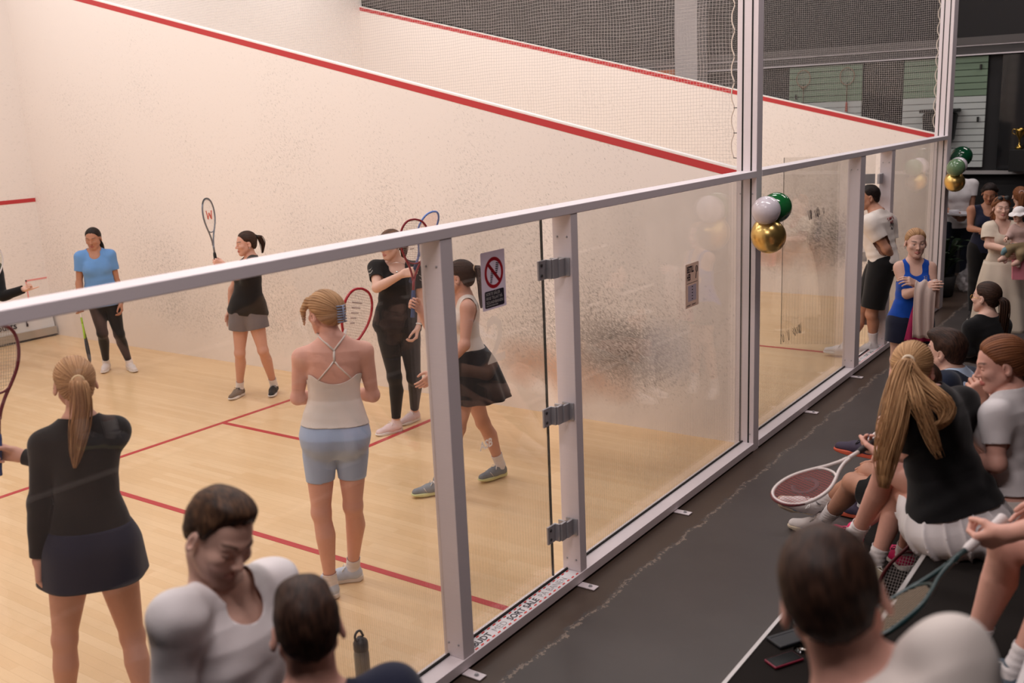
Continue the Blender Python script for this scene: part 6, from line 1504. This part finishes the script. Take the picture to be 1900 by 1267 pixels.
# drinking bottle on the court floor
bt = empty('drinking_bottle', (-4.17, .14, 0), 'grey drinking bottle with dark flip lid standing on the court floor behind the glass', 'bottle')
q = MB(); q.lathe((-4.17, .14, .001), [(.030, 0), (.036, .004), (.037, .02), (.037, .165), (.034, .182), (.029, .190)], n=24); q.build('flask', mat('bottle_smoke', (120, 118, 112), .25, spec=.5), bt, smooth=True)
q = MB(); q.lathe((-4.17, .14, .186), [(.034, 0), (.036, .004), (.036, .038), (.030, .052), (.018, .058), (.016, .066), (.001, .066)], n=24); ld = q.build('lid', mat('lid_dark', (46, 48, 52), .4), bt, smooth=True)
q = MB(); q.tube(smooth_path([(-4.195, .14, .236), (-4.205, .14, .268), (-4.188, .14, .288), (-4.165, .14, .282), (-4.150, .14, .25)], 14), .006, 8); q.build('carry_loop', MATS['lid_dark'], ld, smooth=True)

# things left on the first step
ph = empty('smartphone', (-3.60, -1.725, .401), 'smartphone in a dark red case lying on the first step, nearest the white tee', 'phone')
ax = nrm((.86, -.5, 0)); ay = np.array([-ax[1], ax[0], 0])
q = MB(); q.obox((-3.60, -1.725, .4085), ax, ay, (0, 0, 1), .074, .038, .0055); q.build('case', mat('case_red', (126, 22, 48), .4), ph, bevel=.006, seg=3)
q = MB(); q.obox((-3.60, -1.725, .4145), ax, ay, (0, 0, 1), .068, .032, .0008); q.build('screen', mat('phone_screen', (10, 10, 12), .08), ph)
wl = empty('phone_pouch', (-3.43, -1.68, .401), 'flat black pouch lying on the first step behind the wine glass', 'pouch')
q = MB(); q.obox((-3.43, -1.68, .409), ax, ay, (0, 0, 1), .080, .050, .008); q.build('cover', mat('pouch_black', (22, 24, 30), .55), wl, bevel=.006); q = MB(); q.tube([np.array((-3.43, -1.68, .417))-ax*.07+ay*.03, np.array((-3.43, -1.68, .417))+ax*.07+ay*.03], .0018, 5); q.build('zip', mat('zip_dark', (54, 54, 60), .4), wl)
wg = empty('wine_glass', (-3.475, -1.755, .401), 'clear stemmed wine glass standing on the first step', 'glass')
q = MB(); q.lathe((-3.475, -1.755, .401), [(.001, .001), (.033, .0), (.033, .002), (.008, .007), (.0035, .012), (.0035, .075), (.008, .083)], n=28); q.build('stem', clear, wg, smooth=True)
q = MB(); q.lathe((-3.475, -1.755, .401), [(.004, .080), (.022, .090), (.036, .115), (.039, .14), (.036, .175), (.033, .195), (.0322, .195), (.035, .175), (.038, .14), (.035, .116), (.021, .092), (.001, .084)], n=28); q.build('bowl', clear, wg, smooth=True)
bp = empty('snack_packet', (-3.70, -1.985, .401), 'small blue and white packet on the first step at the bottom edge', 'packet')
q = MB(); q.obox((-3.70, -1.985, .414), ax, ay, (0, 0, 1), .045, .03, .013); q.build('wrapper', mat('packet_blue', (50, 120, 190), .35), bp, bevel=.006); q = MB(); q.obox((-3.70, -1.985, .4275), ax, ay, (0, 0, 1), .04, .006, .0008); q.build('stripe', MATS['sticker_white'], bp)

# spare racket leaning on the second step below the white skirt
racket('dark red racket with white strings standing on the first step below the white skirt', (-2.80, -2.08, .84), (-2.86, -1.99, .40), (.9, .3, .3), mat('racket_oxblood', (80, 20, 26), .35), black, mat('string_bright', (200, 190, 186), .5), hold=.18)

# plate with cake before the woman with glasses
c = np.array([.86, -1.50, .80]); pl = empty('plate', tuple(c), 'white paper plate with cake in the hands of the seated woman with glasses', 'plate')
q = MB(); q.lathe(c, [(.001, .0), (.06, .0), (.105, .016), (.107, .018), (.06, .004), (.001, .004)], n=30); q.build('dish', mat('plate_white', (232, 226, 220), .4), pl, smooth=True)
q = MB(); q.prism([c+np.array(v) for v in ((-.05, -.03, .005), (.05, -.015, .005), (-.03, .045, .005))], (0, 0, .035)); q.build('cake', mat('cake_tan', (196, 150, 110), .8, bump=.4, bscale=60), pl, bevel=.006)
q = MB(); q.tube([c+np.array(v) for v in ((.02, .02, .02), (.09, .03, .03), (.13, .035, .035))], .003, 6); q.build('fork', mat('fork_white', (226, 220, 214), .4), pl, smooth=True)

# cloths over the arm of the woman in blue singlet
a = P18.J['wrR']; e = P18.J['elR']; fa = nrm(a-e); tc_ = a+np.array([-.01, -.03, .02])
wd_ = nrm(np.array([.25, -.95, 0]))
tag(sheet('jacket', [tc_+np.array([-.055, .0, -.40]), tc_+np.array([-.065, .0, -.2]), tc_+np.array([-.055, 0, -.02]), tc_+np.array([0, 0, .045]), tc_+np.array([.055, 0, -.04]), tc_+np.array([.06, 0, -.18])], wd_, .15, mat('fabric_beige', (196, 176, 168), .85, bump=.2, bscale=200), seed=.7, w1=.17), 'beige jacket draped over the forearm of the woman in blue singlet', 'jacket')
tag(sheet('towel', [tc_+np.array([.075, .07, -.46]), tc_+np.array([.075, .05, -.2]), tc_+np.array([.055, .02, -.03])], wd_, .20, mat('fabric_magenta', (158, 18, 78), .8, bump=.2, bscale=200), seed=2.1, amp=.010, w1=.08), 'magenta towel hanging under the beige jacket', 'towel')

# tray of the person in white tee
w_ = (P19.J['wrL']+P19.J['wrR'])/2+np.array([-.10, 0, .02]); ty = empty('serving_tray', tuple(w_), 'white tray carried by the person behind the far balloons', 'tray')
q = MB(); q.obox(w_, (1, 0, 0), (0, 1, 0), (0, 0, 1), .14, .21, .006); q.build('base', mat('tray_white', (222, 218, 222), .5), ty, bevel=.004)
q = MB(); q.tube([w_+np.array(v) for v in ((-.14, -.21, .014), (.14, -.21, .014), (.14, .21, .014), (-.14, .21, .014))], .011, 8, closed=True); q.build('rim', MATS['tray_white'], ty, smooth=True)
q = MB(); q.lathe(w_+np.array([0, .05, .008]), [(.001, 0), (.06, 0), (.07, .05), (.001, .055)], n=18); q.build('napkin', MATS['tray_white'], ty, smooth=True)

# baby in the arms of the woman in cream
p = Person('P22', h=.0055, hh=.0045, hand=.0045, fat=1.35, curls=(.8, .8)); p.start('baby in dusty pink cardigan and white sun hat carried by the woman in cream dress', skin='skin_fair')
p.top('cardigan', F_PINK, sleeve=.5, long=.9, hem=-.05, inf=.008, ainf=.012, neck=(.10, .5, .0), wr=.002); p.bottoms('trousers', F_KHAKI, waist=.15, inf=.008, linf=.010, shin=.8)
p.hair(H_BLOND, 'short', (.004, .006), SHORT_M)
q = MB(); k_ = 48; pr_ = [(.001, .130), (.045, .124), (.075, .100), (.090, .066), (.094, .045), (.100, .040), (.135, .018), (.150, .006)]; V = []
for i, (r_, z_) in enumerate(pr_):
    for j in range(k_):
        t = 2*math.pi*j/k_; rr = r_*(1+(.05*math.sin(t*7+1)+.03*math.sin(t*11))*(i/7.)**3); zz = z_+.012*math.sin(t*7)*(i/7.)**3
        V.append(p.hc+p.HR.T@(np.array([rr*math.cos(t), rr*1.12*math.sin(t)-.012, zz])*p.HS))
ht = mesh('sun_hat', V, [(i*k_+j, i*k_+(j+1) % k_, (i+1)*k_+(j+1) % k_, (i+1)*k_+j) for i in range(7) for j in range(k_)], F_WHITE, p.root); s_ = ht.modifiers.new('thick', 'SOLIDIFY'); s_.thickness = .003
for qd in 'LR': p.sock(qd, mat('fabric_sock_pink', (214, 176, 170), .85), .3)
q = MB(); b0 = p.J['hiR']; q.tube(smooth_path([p.J['hiR']+np.array([-.02, 0, .02]), p.J['knR']+np.array([-.02, .03, -.01]), p.J['knR']+np.array([-.01, .05, -.05])], 10), [.030]*6+[.022]*4, 12); tag(q.build('muslin', mat('fabric_teal_grey', (112, 146, 156), .8, bump=.4, bscale=60), smooth=True, at=tuple(p.J['hiR'])), 'teal grey muslin bunched under the legs of the baby', 'cloth')

# pink gift bag of the woman in cream
g0 = np.array((3.844, -1.44, 0.908)); gb_ = empty('gift_bag', tuple(g0), 'pink paper bag hanging at the side of the woman in cream dress', 'bag')
u_ = np.array([.25, -.97, 0]); q = MB(); q.obox(g0, u_, (.97, .25, 0), (0, .05, 1), .085, .035, .10); q.build('bag_body', mat('bag_pink', (226, 136, 152), .6), gb_, bevel=.003)
q = MB(); q.tube(smooth_path([g0-u_*.05+np.array([0, 0, .10]), g0-u_*.03+np.array([0, 0, .20]), g0+u_*.03+np.array([0, 0, .20]), g0+u_*.05+np.array([0, 0, .10])], 14), .003, 6); q.build('handle', MATS['bag_pink'], gb_, smooth=True)

# far corner: rucksack on the slats, trophy on its stand, badminton rackets, plant, plastic bag
rs = empty('hanging_rucksack', (8.78, .50, 2.2), 'black rucksack hanging on the slat panel beside the far tall post', 'bag')
q = MB(); q.prism([(8.93, .30, 1.98), (8.93, .70, 1.98), (8.93, .74, 2.40), (8.93, .26, 2.40)], (-.22, 0, 0)); q.build('pouch', mat('rucksack_black', (14, 14, 15), .7), rs, bevel=.05, seg=4)
q = MB(); q.obox((8.80, .50, 2.43), (1, 0, 0), (0, 1, 0), (0, 0, 1), .12, .27, .025); q.build('flap', MATS['rucksack_black'], rs, bevel=.015)
q = MB(); q.tube(smooth_path([(8.80, .42, 2.45), (8.86, .45, 2.56), (8.86, .55, 2.56), (8.80, .58, 2.45)], 12), .012, 8); q.build('strap', black, rs, smooth=True)
ts = tag(MB().box((8.60, -.85, 1.552), (8.90, -.50, 1.86)).build('trophy_stand', black, bevel=.005), 'black box on the window ledge carrying the trophy', 'stand')
tp = empty('trophy', (8.74, -.60, 1.861), 'small gold trophy cup on the black box at the right edge', 'trophy')
q = MB(); q.lathe((8.74, -.60, 1.861), [(.05, 0), (.05, .03), (.03, .04), (.012, .07), (.012, .13), (.02, .15), (.045, .19), (.058, .25), (.060, .29), (.055, .29), (.001, .20)], n=24); q.build('cup', mat('trophy_gold', (196, 160, 84), .25, metal=1), tp, smooth=True)
for sg in (-1, 1): q = MB(); q.tube(smooth_path([(8.74, -.60+sg*.05, 2.06), (8.74, -.60+sg*.10, 2.09), (8.74, -.60+sg*.09, 2.14), (8.74, -.60+sg*.058, 2.13)], 12), .006, 8); q.build('handle', MATS['trophy_gold'], tp, smooth=True)
for (y, z, tilt, lab) in ((2.60, 2.95, .0, 'badminton racket hanging on the slat panel, left one with the dark throat'), (1.91, 2.95, .0, 'badminton racket with orange grip hanging on the slat panel, right one of two')):
    r = empty('badminton_racket', (8.91, y, z), lab, 'racket', 'badminton rackets on the slat panel')
    q = MB(); q.tube([(8.91, y+.11*math.cos(t), z+.05+.13*math.sin(t)) for t in np.linspace(0, 6.283, 30, endpoint=False)], .007, 6, closed=True); q.build('head_frame', mat('badminton_frame', (150, 120, 96), .4), r, smooth=True)
    q = MB(); q.tube([(8.91, y, z-.08), (8.91, y, z-.34)], .0065, 6); 
    if 'throat' in lab: q.tube([(8.91, y-.07, z-.05), (8.91, y, z-.12), (8.91, y+.07, z-.05)], .008, 6)
    q.build('shaft', mat('badminton_shaft', (110, 84, 60), .4), r, smooth=True)
    q = MB(); q.lathe((8.91, y, z-.34), [(.012, 0), (.014, .02), (.018, .14), (.020, .15), (.001, .15)], (0, 0, -1), 10); q.build('grip', mat('badminton_grip', (178, 66, 40), .6), r, smooth=True)
    q = MB()
    for k in range(-4, 5):
        x = .022*k; hh = .128*math.sqrt(max(0, 1-(x/.11)**2)); q.tube([(8.91, y+x, z+.05-hh), (8.91, y+x, z+.05+hh)], .001, 4, cap=False)
    q.build('strings', MATS['string_white'], r)
    hk = MB(); hk.tube([(8.946, y, z-.06), (8.90, y, z-.06), (8.895, y, z-.045)], .004, 6); hk.build('hook', black, r)
for (y, z) in ((.55, 2.28), (-.0, 2.29), (.52, 3.02), (.0, 3.03), (2.72, 2.72)):
    q = MB(); q.box((8.90, y-.012, z-.035), (8.950, y+.012, z+.035)); tag(q.build('slat_hook', black, bevel=.004), 'small black hook clipped into a slat panel', 'hook', 'hooks in the slat panels')
# potted plant behind the far post
pt = empty('potted_plant', (7.0, -.05, 0), 'dark leafy potted plant on the floor behind the far tall post', 'plant')
q = MB(); q.lathe((7.0, -.05, 0), [(.10, 0), (.13, .02), (.16, .28), (.15, .28), (.14, .25), (.001, .25)], n=20); q.build('pot', mat('pot_dark', (36, 34, 34), .6), pt, smooth=True)
rng = random.Random(4); q = MB(); st_ = MB()
for k in range(34):
    t = rng.uniform(0, 6.28); h = rng.uniform(.25, .75); rr = rng.uniform(.08, .34); a0 = np.array([7.0, -.05, .25]); a1 = a0+np.array([rr*math.cos(t)*.6, rr*math.sin(t)*.6, h*.7]); a2 = a0+np.array([rr*math.cos(t)*1.2, rr*math.sin(t)*1.2, h*.75])
    pth = smooth_path([a0, a1, a2], 8); st_.tube(pth[:5], .004, 5)
    sd = nrm(np.cross(pth[-1]-pth[3], (0, 0, 1))); L_ = []; R_ = []
    for i, c in enumerate(pth[2:]):
        w__ = .045*math.sin(math.pi*(i+.4)/6.2); L_.append(c+sd*w__); R_.append(c-sd*w__)
    n0 = len(L_); q.add(L_+R_, [(i, i+1, n0+i+1, n0+i) for i in range(n0-1)])
lf = q.build('foliage', mat('leaf_dark', (34, 58, 30), .5), pt, smooth=True); s_ = lf.modifiers.new('thick', 'SOLIDIFY'); s_.thickness = .002; st_.build('stem', mat('stem_green', (50, 62, 36), .6), pt, smooth=True)
# clear bag of white cups on the floor
pb = empty('plastic_bag', (7.45, -.28, 0), 'clear plastic bag with white crumpled cups on the floor by the far wall', 'bag')
fb_f = lambda P: dell(P, (7.45, -.28, .15), np.eye(3), (.13, .16, .16))+.012*wob(P, 34)+.008*wob(P, 70, 2)
V, Q = nets(lambda P: smin(smax(fb_f(P), .001-P[:, 2], .004), dseg(P, (7.45, -.28, .26), (7.45, -.26, .38), .04, .02), .06), (7.2, -.55, -.02), (7.7, 0, .45), .012)
plf = bpy.data.materials.new('clear_film'); plf.use_nodes = True; N, L = plf.node_tree.nodes, plf.node_tree.links; t_ = new(N, 'ShaderNodeBsdfTransparent'); m_ = new(N, 'ShaderNodeMixShader'); m_.inputs[0].default_value = .35; N['Principled BSDF'].inputs['Roughness'].default_value = .1; N['Principled BSDF'].inputs['Base Color'].default_value = col(226, 222, 222); L.new(t_.outputs[0], m_.inputs[1]); L.new(N['Principled BSDF'].outputs[0], m_.inputs[2]); L.new(m_.outputs[0], N['Material Output'].inputs['Surface'])
mesh('film', V, Q, plf, pb)
for k, (dx, dy, dz, tl) in enumerate(((-.03, -.06, .02, .3), (.03, .05, .03, -.4), (-.04, .05, .11, .9), (.02, -.05, .13, 1.2))):
    q = MB(); q.lathe((7.45+dx, -.28+dy, dz), [(.022, 0), (.024, .005), (.034, .085), (.031, .085), (.021, .008), (.001, .006)], (math.sin(tl)*.6, math.sin(tl)*.4, 1), 14); q.build('paper_cup', F_WHITE, pb, smooth=True)
# sequinned bag beside the man in the navy jacket
sq = empty('sequin_bag', (-.86, -1.86, .402), 'black sequinned handbag on the bench beside the man in navy jacket', 'bag')
V, Q = nets(lambda P: smax(dell(P, (-.80, -1.86, .50), np.eye(3), (.10, .17, .13))+.004*wob(P, 60), .405-P[:, 2], .01), (-1.0, -2.1, .35), (-.6, -1.6, .7), .009)
mesh('pouch', V, Q, mat('sequins', (30, 30, 34), .25, spec=.8, metal=.5, bump=.9, bscale=120), sq)
q = MB(); q.tube(smooth_path([(-.80, -1.98, .60), (-.80, -1.94, .74), (-.80, -1.80, .74), (-.80, -1.75, .60)], 14), .007, 8); q.build('handle', black, sq, smooth=True)
